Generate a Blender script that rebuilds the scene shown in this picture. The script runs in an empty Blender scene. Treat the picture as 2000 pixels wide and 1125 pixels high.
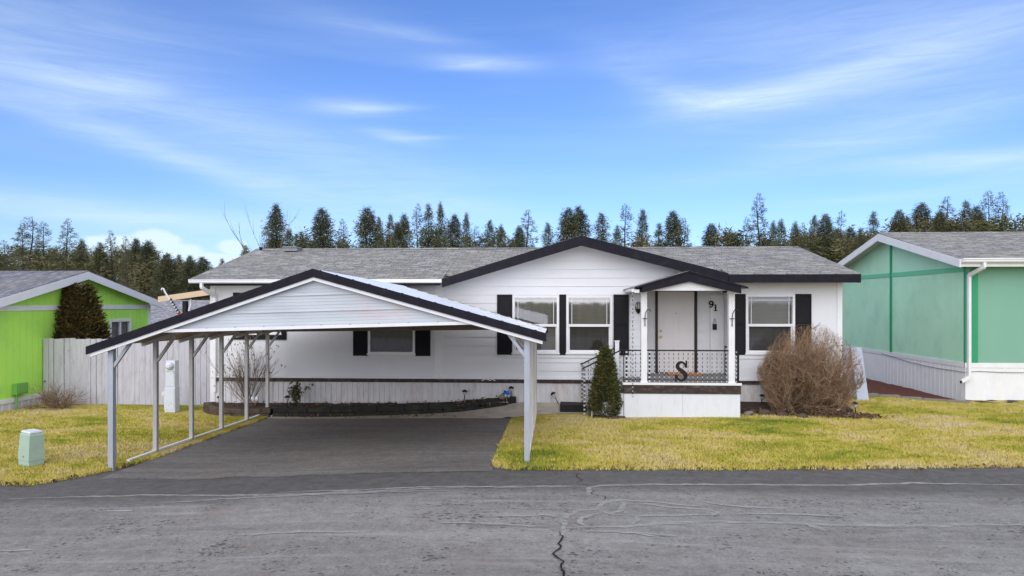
import bpy, bmesh, math, random
import numpy as np
from mathutils import Vector, Matrix, noise as mnoise
random.seed(7)
PI = math.pi
C = bpy.context.scene.collection
scene = bpy.context.scene

# ------------------------------------------------------------------ helpers
ORG = {}

def lin(r, g, b):
    def f(c):
        c /= 255.0
        return c / 12.92 if c <= .04045 else ((c + .055) / 1.055) ** 2.4
    return (f(r), f(g), f(b))

def tag(o, label=None, cat=None, group=None, kind=None):
    if label: o['label'] = label
    if cat: o['category'] = cat
    if group: o['group'] = group
    if kind: o['kind'] = kind
    return o

def thing(name, label, cat, loc=(0, 0, 0), group=None):
    o = bpy.data.objects.new(name, None)
    o.empty_display_size = .2
    C.objects.link(o)
    o.location = loc
    ORG[o.name] = Vector(loc)
    return tag(o, label, cat, group)

def dup(root, loc, rz=0, sc=(1, 1, 1), label=None, group=None):
    r = root.copy(); C.objects.link(r)
    r.location = loc; r.rotation_euler = (0, 0, rz); r.scale = sc
    if label: r['label'] = label
    if group: r['group'] = group
    for ch in list(root.children):
        c = ch.copy(); C.objects.link(c); c.parent = r
        for gch in list(ch.children):
            d = gch.copy(); C.objects.link(d); d.parent = c
    return r

class MB:
    """collects polygons and links them as one mesh object"""
    def __init__(self):
        self.v = []; self.f = []
    def poly(self, pts):
        n = len(self.v)
        self.v += [tuple(p) for p in pts]
        self.f.append(tuple(range(n, n + len(pts))))
        return self
    def mesh(self, vs, fs):
        n = len(self.v)
        self.v += [tuple(p) for p in vs]
        self.f += [tuple(n + i for i in f) for f in fs]
        return self
    def box(self, x0, x1, y0, y1, z0, z1):
        vs = [(x0, y0, z0), (x1, y0, z0), (x1, y1, z0), (x0, y1, z0),
              (x0, y0, z1), (x1, y0, z1), (x1, y1, z1), (x0, y1, z1)]
        return self.mesh(vs, [(0, 3, 2, 1), (4, 5, 6, 7), (0, 1, 5, 4), (1, 2, 6, 5), (2, 3, 7, 6), (3, 0, 4, 7)])
    def hexa(self, a, b):
        """two quads a (4 pts) and b (4 pts) joined into a solid"""
        return self.mesh(list(a) + list(b), [(3, 2, 1, 0), (4, 5, 6, 7), (0, 1, 5, 4), (1, 2, 6, 5), (2, 3, 7, 6), (3, 0, 4, 7)])
    def prism(self, poly2, axis, a0, a1):
        """poly2: points in the plane across axis ('x': (y,z), 'y': (x,z), 'z': (x,y))"""
        def p(q, a):
            return {'x': (a, q[0], q[1]), 'y': (q[0], a, q[1]), 'z': (q[0], q[1], a)}[axis]
        n = len(poly2)
        vs = [p(q, a0) for q in poly2] + [p(q, a1) for q in poly2]
        fs = [tuple(range(n))[::-1], tuple(range(n, 2 * n))]
        fs += [(i, (i + 1) % n, n + (i + 1) % n, n + i) for i in range(n)]
        return self.mesh(vs, fs)
    def bar(self, p, q, w, h=None, up=(0, 0, 1)):
        """square section bar from p to q"""
        h = h or w
        p, q = Vector(p), Vector(q)
        d = (q - p).normalized()
        s = d.cross(Vector(up))
        if s.length < 1e-4: s = d.cross(Vector((1, 0, 0)))
        s.normalize(); u = s.cross(d)
        a = [p + s * i * w / 2 + u * j * h / 2 for i, j in ((-1, -1), (1, -1), (1, 1), (-1, 1))]
        return self.hexa(a, [x + (q - p) for x in a])
    def tube(self, pts, rad, n=6, cap=True):
        pts = [Vector(p) for p in pts]
        if not hasattr(rad, '__len__'): rad = [rad] * len(pts)
        base = len(self.v)
        prev = None
        for i, p in enumerate(pts):
            d = (pts[min(i + 1, len(pts) - 1)] - pts[max(i - 1, 0)]).normalized()
            s = d.cross(Vector((0, 0, 1))) if prev is None else prev - d * prev.dot(d)
            if s.length < 1e-3: s = d.cross(Vector((1, 0, 0)))
            s.normalize(); prev = s; u = d.cross(s)
            for k in range(n):
                t = 2 * PI * k / n
                self.v.append(tuple(p + (s * math.cos(t) + u * math.sin(t)) * rad[i]))
        for i in range(len(pts) - 1):
            for k in range(n):
                a = base + i * n + k; b = base + i * n + (k + 1) % n
                self.f.append((a, b, b + n, a + n))
        if cap:
            self.f.append(tuple(base + k for k in range(n))[::-1])
            self.f.append(tuple(base + (len(pts) - 1) * n + k for k in range(n)))
        return self
    def lathe(self, c, prof, n=16):
        """prof: (radius, z) from bottom to top round the vertical through c"""
        base = len(self.v); m = len(prof)
        for r, z in prof:
            for k in range(n):
                t = 2 * PI * k / n
                self.v.append((c[0] + r * math.cos(t), c[1] + r * math.sin(t), c[2] + z))
        for i in range(m - 1):
            for k in range(n):
                a = base + i * n + k; b = base + i * n + (k + 1) % n
                self.f.append((a, b, b + n, a + n))
        self.f.append(tuple(base + k for k in range(n))[::-1])
        self.f.append(tuple(base + (m - 1) * n + k for k in range(n)))
        return self
    def blob(self, c, r, seed=0, n=10, m=7, amp=.2):
        """lumpy stone or clod"""
        base = len(self.v)
        for i in range(m + 1):
            ph = -PI / 2 + PI * i / m
            for k in range(n):
                t = 2 * PI * k / n
                d = Vector((math.cos(ph) * math.cos(t), math.cos(ph) * math.sin(t), math.sin(ph)))
                q = 1 + amp * mnoise.noise(d * 1.7 + Vector((seed, seed * 2.1, 0)))
                self.v.append((c[0] + d.x * r[0] * q, c[1] + d.y * r[1] * q, c[2] + d.z * r[2] * q))
        for i in range(m):
            for k in range(n):
                a = base + i * n + k; b = base + i * n + (k + 1) % n
                self.f.append((a, b, b + n, a + n))
        return self
    def build(self, name, mat, parent=None, smooth=False, label=None):
        me = bpy.data.meshes.new(name)
        org = Vector((0, 0, 0))
        if parent is not None:
            org = ORG[parent.name]
        ov = [(x - org.x, y - org.y, z - org.z) for x, y, z in self.v]
        me.from_pydata(ov, [], self.f)
        if smooth: me.polygons.foreach_set('use_smooth', [True] * len(me.polygons))
        me.materials.append(mat)
        me.update()
        o = bpy.data.objects.new(name, me)
        C.objects.link(o)
        if parent is not None:
            o.parent = parent
        ORG[o.name] = org
        if label: o['label'] = label
        return o

def np_mesh(name, verts, tris, mat, rnd=None):
    me = bpy.data.meshes.new(name)
    nv, nt, k = len(verts), len(tris), tris.shape[1]
    me.vertices.add(nv); me.vertices.foreach_set('co', verts.astype(np.float32).ravel())
    me.loops.add(nt * k); me.loops.foreach_set('vertex_index', tris.astype(np.int32).ravel())
    me.polygons.add(nt)
    me.polygons.foreach_set('loop_start', np.arange(0, nt * k, k, dtype=np.int32))
    me.polygons.foreach_set('loop_total', np.full(nt, k, dtype=np.int32))
    if rnd is not None:
        a = me.attributes.new('rnd', 'FLOAT', 'FACE')
        a.data.foreach_set('value', rnd.astype(np.float32))
    me.materials.append(mat)
    me.update(); me.validate()
    return me

# ------------------------------------------------------------------ terrain
def ss(a, b, x):
    t = min(1.0, max(0.0, (x - a) / (b - a)))
    return t * t * (3 - 2 * t)

def zg(x, y):
    """height of the ground: a slight cross fall over the driveway, rising to the house"""
    tx = ss(-6.6, -.4, x); t2 = ss(0, 4, x)
    fr = .18 * tx - .06 * t2
    bk = -.09 + .06 * tx + .04 * t2 + .15 * ss(15.2, 16.3, y) * ss(-3, -.5, x) * (1 - .75 * ss(7, 9.5, x))
    ty = ss(9.9, 15.6, y)
    return fr * (1 - ty) + bk * ty

# ------------------------------------------------------------------ materials
class NT:
    def __init__(self, tree):
        self.t = tree; self.n = tree.nodes; self.l = tree.links
    def add(self, typ, **kw):
        nd = self.n.new(typ)
        for k, v in kw.items():
            if k.startswith('i_'):
                nd.inputs[k[2:].replace('_', ' ')].default_value = v
            else:
                setattr(nd, k, v)
        return nd
    def link(self, a, b): self.l.new(a, b)
    def m(self, op, a, b=None, c=None, clamp=False):
        nd = self.n.new('ShaderNodeMath'); nd.operation = op; nd.use_clamp = clamp
        for i, x in enumerate((a, b, c)):
            if x is None: continue
            if isinstance(x, (int, float)): nd.inputs[i].default_value = x
            else: self.l.new(x, nd.inputs[i])
        return nd.outputs[0]
    def mix(self, fac, a, b, mode='MIX'):
        nd = self.n.new('ShaderNodeMix'); nd.data_type = 'RGBA'; nd.blend_type = mode
        for s, x in ((nd.inputs[0], fac), (nd.inputs[6], a), (nd.inputs[7], b)):
            if isinstance(x, (int, float)): s.default_value = x
            elif isinstance(x, tuple): s.default_value = (*x[:3], 1)
            else: self.l.new(x, s)
        return nd.outputs[2]
    def noise(self, vec, scale, detail=4, rough=.55, dist=0.0):
        nd = self.n.new('ShaderNodeTexNoise')
        nd.inputs['Scale'].default_value = scale; nd.inputs['Detail'].default_value = detail
        nd.inputs['Roughness'].default_value = rough; nd.inputs['Distortion'].default_value = dist
        if vec is not None: self.l.new(vec, nd.inputs['Vector'])
        return nd.outputs[0]
    def mapping(self, vec, scale=(1, 1, 1), loc=(0, 0, 0), rot=(0, 0, 0)):
        nd = self.n.new('ShaderNodeMapping')
        nd.inputs['Scale'].default_value = scale; nd.inputs['Location'].default_value = loc
        nd.inputs['Rotation'].default_value = rot
        self.l.new(vec, nd.inputs['Vector'])
        return nd.outputs[0]
    def ramp(self, fac, stops, interp='LINEAR'):
        nd = self.n.new('ShaderNodeValToRGB'); cr = nd.color_ramp; cr.interpolation = interp
        while len(cr.elements) < len(stops): cr.elements.new(.5)
        for e, (p, c) in zip(cr.elements, stops):
            e.position = p
            e.color = (*c, 1) if isinstance(c, tuple) else (c, c, c, 1)
        self.l.new(fac, nd.inputs[0])
        return nd.outputs[0]

def newmat(name):
    m = bpy.data.materials.new(name); m.use_nodes = True
    t = NT(m.node_tree)
    b = m.node_tree.nodes['Principled BSDF']
    b.inputs['Specular IOR Level'].default_value = .3
    co = t.add('ShaderNodeTexCoord').outputs['Object']
    return m, t, b, co

def bump(t, b, h, strength=.3, dist=.01):
    nd = t.add('ShaderNodeBump'); nd.inputs['Strength'].default_value = strength
    nd.inputs['Distance'].default_value = dist
    t.link(h, nd.inputs['Height']); t.link(nd.outputs[0], b.inputs['Normal'])

def paint(name, col, rough=.55, var=.12, scale=3, stretch=(1, 1, 1), fine=60, bmp=.12, metal=0.0,
          dirt=None, dirt_amt=.0, dirt_scale=2.0, dirt_stretch=(1, 1, 1), groove=None, groove_amt=.35):
    m, t, b, co = newmat(name)
    v = t.mapping(co, stretch)
    n1 = t.noise(v, scale, 5)
    n2 = t.noise(co, fine, 3)
    f = t.m('ADD', t.m('MULTIPLY', n1, .65), t.m('MULTIPLY', n2, .35))
    lo = tuple(c * (1 - var) for c in col); hi = tuple(min(1, c * (1 + var)) for c in col)
    base = t.ramp(f, [(.3, lo), (.7, hi)])
    if dirt:
        dn = t.noise(t.mapping(co, dirt_stretch), dirt_scale, 6, .65)
        df = t.ramp(dn, [(.5, 0.0), (.72, 1.0)])
        base = t.mix(t.m('MULTIPLY', df, dirt_amt), base, dirt)
    h = n2
    if groove:
        sp, w = groove
        sx = t.add('ShaderNodeSeparateXYZ'); t.link(co, sx.inputs[0])
        s = t.m('ADD', sx.outputs[0], sx.outputs[1])
        fr = t.m('FRACT', t.m('ADD', t.m('DIVIDE', s, sp), 100.0))
        g = t.m('LESS_THAN', fr, w)
        base = t.mix(t.m('MULTIPLY', g, groove_amt), base, tuple(c * .45 for c in col))
        h = t.m('SUBTRACT', t.m('MULTIPLY', n2, .3), g)
    t.link(base, b.inputs['Base Color'])
    b.inputs['Roughness'].default_value = rough
    b.inputs['Metallic'].default_value = metal
    if bmp: bump(t, b, h, bmp, .01)
    return m

def shingle(name, swap=False, c0=(.20, .192, .184), c1=(.325, .315, .30), rows=.125):
    m, t, b, co = newmat(name)
    v = t.mapping(co, (1, 1, 1), (0, 0, 0), (0, 0, PI / 2 if swap else 0))
    # wobble the courses a little so that rows are not ruler-straight
    wob = t.noise(v, 1.3, 3)
    cx = t.add('ShaderNodeSeparateXYZ'); t.link(v, cx.inputs[0])
    y2 = t.m('ADD', cx.outputs[1], t.m('MULTIPLY', wob, .05))
    cc = t.add('ShaderNodeCombineXYZ'); t.link(cx.outputs[0], cc.inputs[0]); t.link(y2, cc.inputs[1])
    br = t.add('ShaderNodeTexBrick'); br.offset = .37; br.offset_frequency = 2; br.squash = 1.5; br.squash_frequency = 3
    t.link(cc.outputs[0], br.inputs['Vector'])
    br.inputs['Color1'].default_value = (*c0, 1); br.inputs['Color2'].default_value = (*c1, 1)
    br.inputs['Mortar'].default_value = (.10, .095, .098, 1)
    br.inputs['Scale'].default_value = 1
    br.inputs['Mortar Size'].default_value = .012; br.inputs['Mortar Smooth'].default_value = .3
    br.inputs['Bias'].default_value = .05
    br.inputs['Brick Width'].default_value = .24; br.inputs['Row Height'].default_value = rows
    n1 = t.noise(t.mapping(v, (.8, 2.6, 1)), 3.4, 5, .68, .5)
    n2 = t.noise(v, 70, 2)
    n3 = t.noise(v, .5, 3)
    col = t.mix(.75, br.outputs[0], t.ramp(n1, [(.32, .42), (.68, 1.55)]), 'MULTIPLY')
    col = t.mix(.5, col, t.ramp(n2, [(.3, .6), (.7, 1.35)]), 'MULTIPLY')
    col = t.mix(t.ramp(n3, [(.45, 0.0), (.75, .28)]), col, (.30, .27, .19))
    t.link(col, b.inputs['Base Color']); b.inputs['Roughness'].default_value = .9
    bump(t, b, t.m('SUBTRACT', n1, br.outputs[1]), .5, .02)
    return m

WHITE = lin(236, 236, 240)
M = {}
M['white_lap'] = paint('white_lap_siding', (.74, .745, .78), .5, .04, 1.5, (1, 1, 3), 40, .06, dirt=(.45, .43, .42), dirt_amt=.10, dirt_scale=1.6, dirt_stretch=(1, 1, 4))
M['white_panel'] = paint('white_panel_siding', (.72, .725, .765), .55, .045, .9, (1, 1, .5), 50, .1, dirt=(.5, .47, .48), dirt_amt=.12, dirt_scale=1.2, dirt_stretch=(2, 1, .6))
M['white_trim'] = paint('white_trim_paint', (.78, .78, .80), .45, .05, 4, (1, 1, 1), 70, .05, dirt=(.4, .38, .36), dirt_amt=.14, dirt_scale=5)
M['white_skirt'] = paint('white_skirting', (.66, .65, .67), .6, .07, 3, (3, 1, .6), 50, .1, dirt=(.42, .31, .25), dirt_amt=.55, dirt_scale=3.4, dirt_stretch=(2.4, 1, .7))
M['white_sheet'] = paint('white_skirt_sheet', (.72, .735, .78), .55, .04, 1.4, (1, 1, 1), 40, .06, dirt=(.44, .42, .33), dirt_amt=.22, dirt_scale=3.0, dirt_stretch=(3, 1, .8))
M['black_trim'] = paint('black_fascia_paint', (.011, .010, .017), .6, .2, 4, (1, 1, 1), 60, .08, dirt=(.05, .045, .045), dirt_amt=.25, dirt_scale=6)
M['shutter'] = paint('shutter_plastic', (.010, .009, .012), .55, .15, 5, (1, 1, 1), 60, .05)
M['brown_trim'] = paint('dark_brown_board', lin(58, 46, 44), .65, .3, 4, (1, 1, 6), 40, .25, dirt=(.32, .27, .24), dirt_amt=.35, dirt_scale=7, dirt_stretch=(1, 1, 2))
M['brown_casing'] = paint('dark_brown_casing', lin(48, 38, 36), .5, .2, 6)
M['shingle'] = shingle('grey_shingles')
M['shingle_side'] = shingle('grey_shingles_across', True)
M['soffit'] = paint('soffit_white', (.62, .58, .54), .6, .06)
M['steel'] = paint('galvanised_post', (.40, .43, .49), .42, .16, 9, (1, 1, .3), 90, .06, .25, dirt=(.52, .46, .38), dirt_amt=.35, dirt_scale=4)
M['post_lit'] = paint('galvanised_lit', (.56, .53, .49), .45, .15, 9, (1, 1, .3), 90, .06, .1, dirt=(.36, .28, .22), dirt_amt=.45, dirt_scale=4)  # pale copy of the post metal, its colour standing in for lit faces
M['steel_dull'] = paint('galvanised_weathered', (.46, .45, .45), .5, .18, 9, (1, 1, .3), 90, .06, .15, dirt=(.33, .27, .22), dirt_amt=.4, dirt_scale=5)
M['roof_white'] = paint('white_metal_roof', (.86, .87, .90), .35, .04, 1.2, (1, .3, 1), 30, .02, .0, dirt=(.55, .54, .52), dirt_amt=.12, dirt_scale=2.4)
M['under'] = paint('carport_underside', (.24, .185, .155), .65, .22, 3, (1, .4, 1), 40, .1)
M['lead'] = paint('vent_lead', (.30, .31, .34), .5, .2, 9)
M['dark_rubber'] = paint('black_rubber', (.018, .018, .02), .6, .3, 12)
M['iron'] = paint('black_iron', (.016, .016, .018), .45, .3, 20, dirt=(.06, .045, .04), dirt_amt=.4, dirt_scale=14)
M['door'] = paint('door_white', (.80, .77, .775), .45, .03, 2, fine=50, bmp=.03)
M['brass'] = paint('brass_hardware', (.62, .45, .16), .3, .1, 20, metal=.9)
M['deck'] = paint('deck_grey', (.25, .24, .24), .7, .15, 5, (6, 1, 1), 40, .2)
M['tread'] = paint('stair_tread_black', (.03, .03, .034), .7, .3, 8)
M['mat'] = paint('coir_doormat', lin(190, 128, 82), .95, .25, 22, fine=160, bmp=.5)
M['concrete'] = paint('walkway_concrete', (.50, .44, .37), .85, .18, 2.5, fine=70, bmp=.25, dirt=(.16, .13, .11), dirt_amt=.5, dirt_scale=3)
M['block'] = paint('mossy_wall_block', (.030, .029, .026), .95, .4, 5, fine=40, bmp=.6, dirt=(.05, .065, .022), dirt_amt=.6, dirt_scale=5)
M['log'] = paint('brown_edging', (.095, .066, .050), .95, .4, 6, (1, 1, 3), 30, .6, dirt=(.2, .16, .13), dirt_amt=.3, dirt_scale=9)
M['stone'] = paint('garden_stone', (.22, .20, .17), .9, .25, 6, fine=40, bmp=.5, dirt=(.1, .11, .06), dirt_amt=.5, dirt_scale=6)
M['soil'] = paint('bed_soil', (.060, .040, .030), 1.0, .45, 7, fine=50, bmp=.9)
M['mulch'] = paint('bark_mulch', (.115, .036, .025), 1.0, .5, 20, fine=90, bmp=.9)
M['fence'] = paint('weathered_fence_paint', (.50, .485, .545), .8, .14, 2.2, (6, 1, .5), 40, .25, dirt=(.30, .25, .22), dirt_amt=.5, dirt_scale=4, dirt_stretch=(3, 1, .8))
M['pedestal'] = paint('utility_green', lin(166, 188, 174), .5, .06, 5, dirt=(.25, .30, .26), dirt_amt=.2, dirt_scale=7)
M['board_face'] = paint('pale_blue_board', (.46, .51, .62), .5, .08, 5, dirt=(.3, .3, .3), dirt_amt=.3, dirt_scale=7)
M['meter_box'] = paint('meter_box_grey', (.62, .66, .72), .45, .05, 5, dirt=(.4, .4, .4), dirt_amt=.2, dirt_scale=7)
M['green_wall'] = paint('lime_green_siding', lin(182, 240, 100), .6, .06, 1.1, (1, 1, .6), 50, .15, dirt=lin(150, 195, 110), dirt_amt=.35, dirt_scale=1.1, groove=(.203, .07), groove_amt=.22)
M['green_sheet'] = paint('lime_green_box', lin(118, 172, 84), .5, .08)
M['mint_wall'] = paint('mint_siding', lin(182, 228, 198), .6, .08, 1.2, (1, 1, .5), 50, .12, dirt=lin(140, 190, 175), dirt_amt=.4, dirt_scale=1.3, groove=(.1016, .1), groove_amt=.14)
M['mint_front'] = paint('mint_panel', lin(124, 171, 151), .6, .05, 1.2, (1, 1, .5), 70, .12)
M['mint_trim'] = paint('mint_trim_dark', lin(52, 150, 108), .5, .06)
M['mint_band'] = paint('mint_trim_mid', lin(112, 196, 155), .5, .06)
M['shingle_blue'] = shingle('blue_grey_shingles', True, (.135, .135, .16), (.24, .24, .275))
M['shingle_far'] = shingle('far_grey_shingles', False, (.22, .22, .25), (.33, .33, .37))
M['beige'] = paint('beige_fascia', lin(214, 190, 160), .6, .06)
M['dark_wood'] = paint('dark_stained_wood', (.022, .018, .02), .7, .3)
M['blue'] = paint('blue_enamel', lin(40, 118, 220), .3, .3, 18)
M['resin'] = paint('pale_resin', (.66, .67, .72), .5, .15, 20)
M['tan'] = paint('tan_resin', (.28, .21, .13), .7, .3, 20)
M['red'] = paint('red_plastic', lin(200, 50, 60), .5, .2)
M['bark'] = paint('tree_bark', (.075, .058, .045), .95, .35, 3, (4, 4, 1), 20, .5)
M['leafbrown'] = paint('dry_leaves', (.16, .095, .065), .9, .5, 30)
M['sealant'] = paint('crack_sealant', (.34, .335, .33), .85, .12, 5, fine=80, bmp=.0, dirt=(.225, .22, .215), dirt_amt=1.0, dirt_scale=7)
def film(name, col, lo, hi):
    m, t, b, co = newmat(name)
    n = t.noise(t.mapping(co, (1, 2, 1)), 5, 5, .65)
    t.link(t.ramp(t.noise(co, 40, 3), [(.3, tuple(c * .85 for c in col)), (.7, tuple(c * 1.12 for c in col))]), b.inputs['Base Color'])
    b.inputs['Roughness'].default_value = .85
    t.link(t.ramp(n, [(.32, lo), (.62, hi)]), b.inputs['Alpha'])
    return m
M['sealant'] = film('crack_sealant_worn', (.38, .368, .355), .30, .78)
M['tar'] = paint('open_crack', (.012, .011, .011), .9, .3, 8)
M['patch'] = paint('chalky_patch', (.33, .325, .32), .85, .2, 8)

def lamp_glass():
    m, t, b, co = newmat('lamp_glass')
    b.inputs['Base Color'].default_value = (.5, .5, .48, 1); b.inputs['Roughness'].default_value = .15
    b.inputs['Specular IOR Level'].default_value = .8
    return m
M['lamp_glass'] = lamp_glass()

def glass(name, refl=.20, tint=(.75, .76, .78)):
    m = bpy.data.materials.new(name); m.use_nodes = True
    t = NT(m.node_tree); t.n.clear()
    out = t.add('ShaderNodeOutputMaterial')
    tr = t.add('ShaderNodeBsdfTransparent'); tr.inputs[0].default_value = (*tint, 1)
    gl = t.add('ShaderNodeBsdfGlossy'); gl.inputs['Roughness'].default_value = .03
    gl.inputs[0].default_value = (.9, .9, .95, 1)
    co = t.add('ShaderNodeTexCoord').outputs['Object']
    nb = t.add('ShaderNodeBump'); nb.inputs['Strength'].default_value = .05; nb.inputs['Distance'].default_value = .02
    t.link(t.noise(co, 1.6, 2), nb.inputs['Height']); t.link(nb.outputs[0], gl.inputs['Normal'])
    lw = t.add('ShaderNodeLayerWeight'); lw.inputs[0].default_value = .25
    fac = t.m('ADD', t.m('MULTIPLY', lw.outputs['Fresnel'], .5), refl, clamp=True)
    mx = t.add('ShaderNodeMixShader'); t.link(fac, mx.inputs[0])
    t.link(tr.outputs[0], mx.inputs[1]); t.link(gl.outputs[0], mx.inputs[2]); t.link(mx.outputs[0], out.inputs[0])
    return m
M['glass'] = glass('window_glass')
M['screen_glass'] = glass('screened_window_glass', .10, (.42, .42, .44))
M['blind'] = paint('blind_slats', (.40, .40, .36), .6, .1, 3)
M['curtain'] = paint('curtain_cloth', (.10, .10, .105), .9, .15, 3, (3, 1, .3))
M['curtain_beige'] = paint('beige_curtain_cloth', (.46, .43, .33), .9, .2, 3, (5, 1, .2))
M['interior'] = paint('room_interior', (.16, .15, .14), .9, .2)

def baluster_mat():
    """wrought bar: black paint worn to pale metal on the edges of its twist"""
    m, t, b, co = newmat('twisted_baluster')
    sx = t.add('ShaderNodeSeparateXYZ'); t.link(co, sx.inputs[0])
    n = t.noise(co, 9, 2)
    fr = t.m('FRACT', t.m('ADD', t.m('MULTIPLY', sx.outputs[2], 11.0), t.m('MULTIPLY', n, .35)))
    f = t.m('GREATER_THAN', fr, .6)
    t.link(t.mix(f, (.014, .014, .016), (.62, .62, .64)), b.inputs['Base Color'])
    b.inputs['Roughness'].default_value = .5
    return m
M['baluster'] = baluster_mat()

def carport_gable_mat():
    m, t, b, co = newmat('white_gable_metal')
    n1 = t.noise(t.mapping(co, (.6, 1, 5)), 2, 4); n2 = t.noise(co, 40, 3)
    base = t.ramp(n1, [(.3, (.49, .525, .57)), (.7, (.57, .605, .645))])
    # old reddish overspray: a stain fixed to the sheet
    sx = t.add('ShaderNodeSeparateXYZ'); t.link(co, sx.inputs[0])
    dx = t.m('DIVIDE', t.m('SUBTRACT', sx.outputs[0], 1.0), .55)
    dz = t.m('DIVIDE', t.m('SUBTRACT', sx.outputs[2], 2.43), .2)
    d = t.m('ADD', t.m('MULTIPLY', dx, dx), t.m('MULTIPLY', dz, dz))
    g = t.m('POWER', 2.718, t.m('MULTIPLY', d, -1.0))
    g = t.m('MULTIPLY', g, t.ramp(t.noise(t.mapping(co, (1.5, 1, 4)), 3, 4), [(.35, 0.0), (.65, .6)]))
    base = t.mix(g, base, (.60, .42, .42))
    t.link(base, b.inputs['Base Color']); b.inputs['Roughness'].default_value = .4
    bump(t, b, n1, .1, .01)
    return m
M['gable_metal'] = carport_gable_mat()

def asphalt(name, c0, c1, light, pits=.5, streak=True, bmp=.5, c2=None):
    m, t, b, co = newmat(name)
    big = t.noise(t.mapping(co, (.25, 1.0, 1)), .9, 5, .6)
    mid = t.noise(co, 6, 5, .65)
    fine = t.noise(co, 95, 3, .7)
    col = t.ramp(big, [(.32, c0), (.68, c1)])
    col = t.mix(.55, col, t.ramp(mid, [(.3, .65), (.7, 1.3)]), 'MULTIPLY')
    col = t.mix(.6, col, t.ramp(fine, [(.28, .45), (.5, 1.0), (.75, 1.55)]), 'MULTIPLY')
    gr = t.noise(co, 26, 4, .7)
    col = t.mix(.8, col, t.ramp(gr, [(.3, .68), (.7, 1.32)]), 'MULTIPLY')
    pn = t.noise(co, 1.3, 4, .6)
    pit = None
    for sc, th in ((17, .30), (31, .35), (46, .37)):
        vo = t.add('ShaderNodeTexVoronoi'); vo.inputs['Scale'].default_value = sc
        wv = t.add('ShaderNodeVectorMath', operation='ADD'); t.link(t.mapping(co, (.75, 1, 1), (sc, 0, 0)), wv.inputs[0])
        wn = t.add('ShaderNodeTexNoise'); wn.inputs['Scale'].default_value = 22; t.link(co, wn.inputs['Vector'])
        ws = t.add('ShaderNodeVectorMath', operation='SCALE'); t.link(wn.outputs['Color'], ws.inputs[0]); ws.inputs['Scale'].default_value = .05
        t.link(ws.outputs[0], wv.inputs[1]); t.link(wv.outputs[0], vo.inputs['Vector'])
        q = t.m('LESS_THAN', vo.outputs['Distance'], t.m('MULTIPLY', t.m('SUBTRACT', pn, th), 1.1))
        sz = t.add('ShaderNodeTexWhiteNoise'); t.link(vo.outputs['Position'], sz.inputs[0])
        q = t.m('MULTIPLY', q, t.m('GREATER_THAN', sz.outputs[0], .5))
        pit = q if pit is None else t.m('MAXIMUM', pit, q)
    pit = t.m('MULTIPLY', pit, pits)
    col = t.mix(pit, col, tuple(c * .33 for c in c0))
    ln = t.noise(t.mapping(co, (.16, 2.0, 1), (5, 3, 0)), 2.6, 7, .72, .5)
    col = t.mix(t.ramp(ln, [(.50, 0.0), (.74, .75)]), col, light)
    l2 = t.noise(t.mapping(co, (.12, 1.5, 1), (1, 9, 0)), 1.9, 6, .7, .3)
    col = t.mix(t.ramp(l2, [(.52, 0.0), (.75, .55)]), col, tuple(c * .55 for c in c0))
    rn = t.noise(co, 1.1, 4)
    col = t.mix(t.ramp(rn, [(.5, 0.0), (.75, .4)]), col, (.19, .15, .125))
    if c2:
        # fresher black overlay along the lawn edge, an irregular strip of its own
        sx = t.add('ShaderNodeSeparateXYZ'); t.link(co, sx.inputs[0])
        edge = t.m('ADD', sx.outputs[1], t.m('MULTIPLY', t.m('SUBTRACT', t.noise(t.mapping(co, (.5, 1, 1)), 1.4, 5), .5), .5))
        edge = t.m('SUBTRACT', edge, t.m('MULTIPLY', sx.outputs[0], .055))
        f = t.ramp(t.m('SUBTRACT', edge, 8.0), [(.3, 0.0), (.75, 1.0)])
        f = t.m('MULTIPLY', f, .8)
        col = t.mix(f, col, t.mix(.5, c2, t.ramp(mid, [(.3, .5), (.7, 1.5)]), 'MULTIPLY'))
    t.link(col, b.inputs['Base Color']); b.inputs['Roughness'].default_value = .85
    bump(t, b, t.m('SUBTRACT', t.m('ADD', fine, mid), t.m('MULTIPLY', pit, 2.0)), bmp, .02)
    return m
M['road'] = asphalt('old_road_asphalt', (.198, .186, .175), (.270, .256, .242), (.355, .34, .322), .9, c2=(.088, .082, .078))
M['drive'] = asphalt('driveway_asphalt', (.150, .138, .128), (.215, .198, .184), (.27, .25, .235), .35, bmp=.4)

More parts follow.
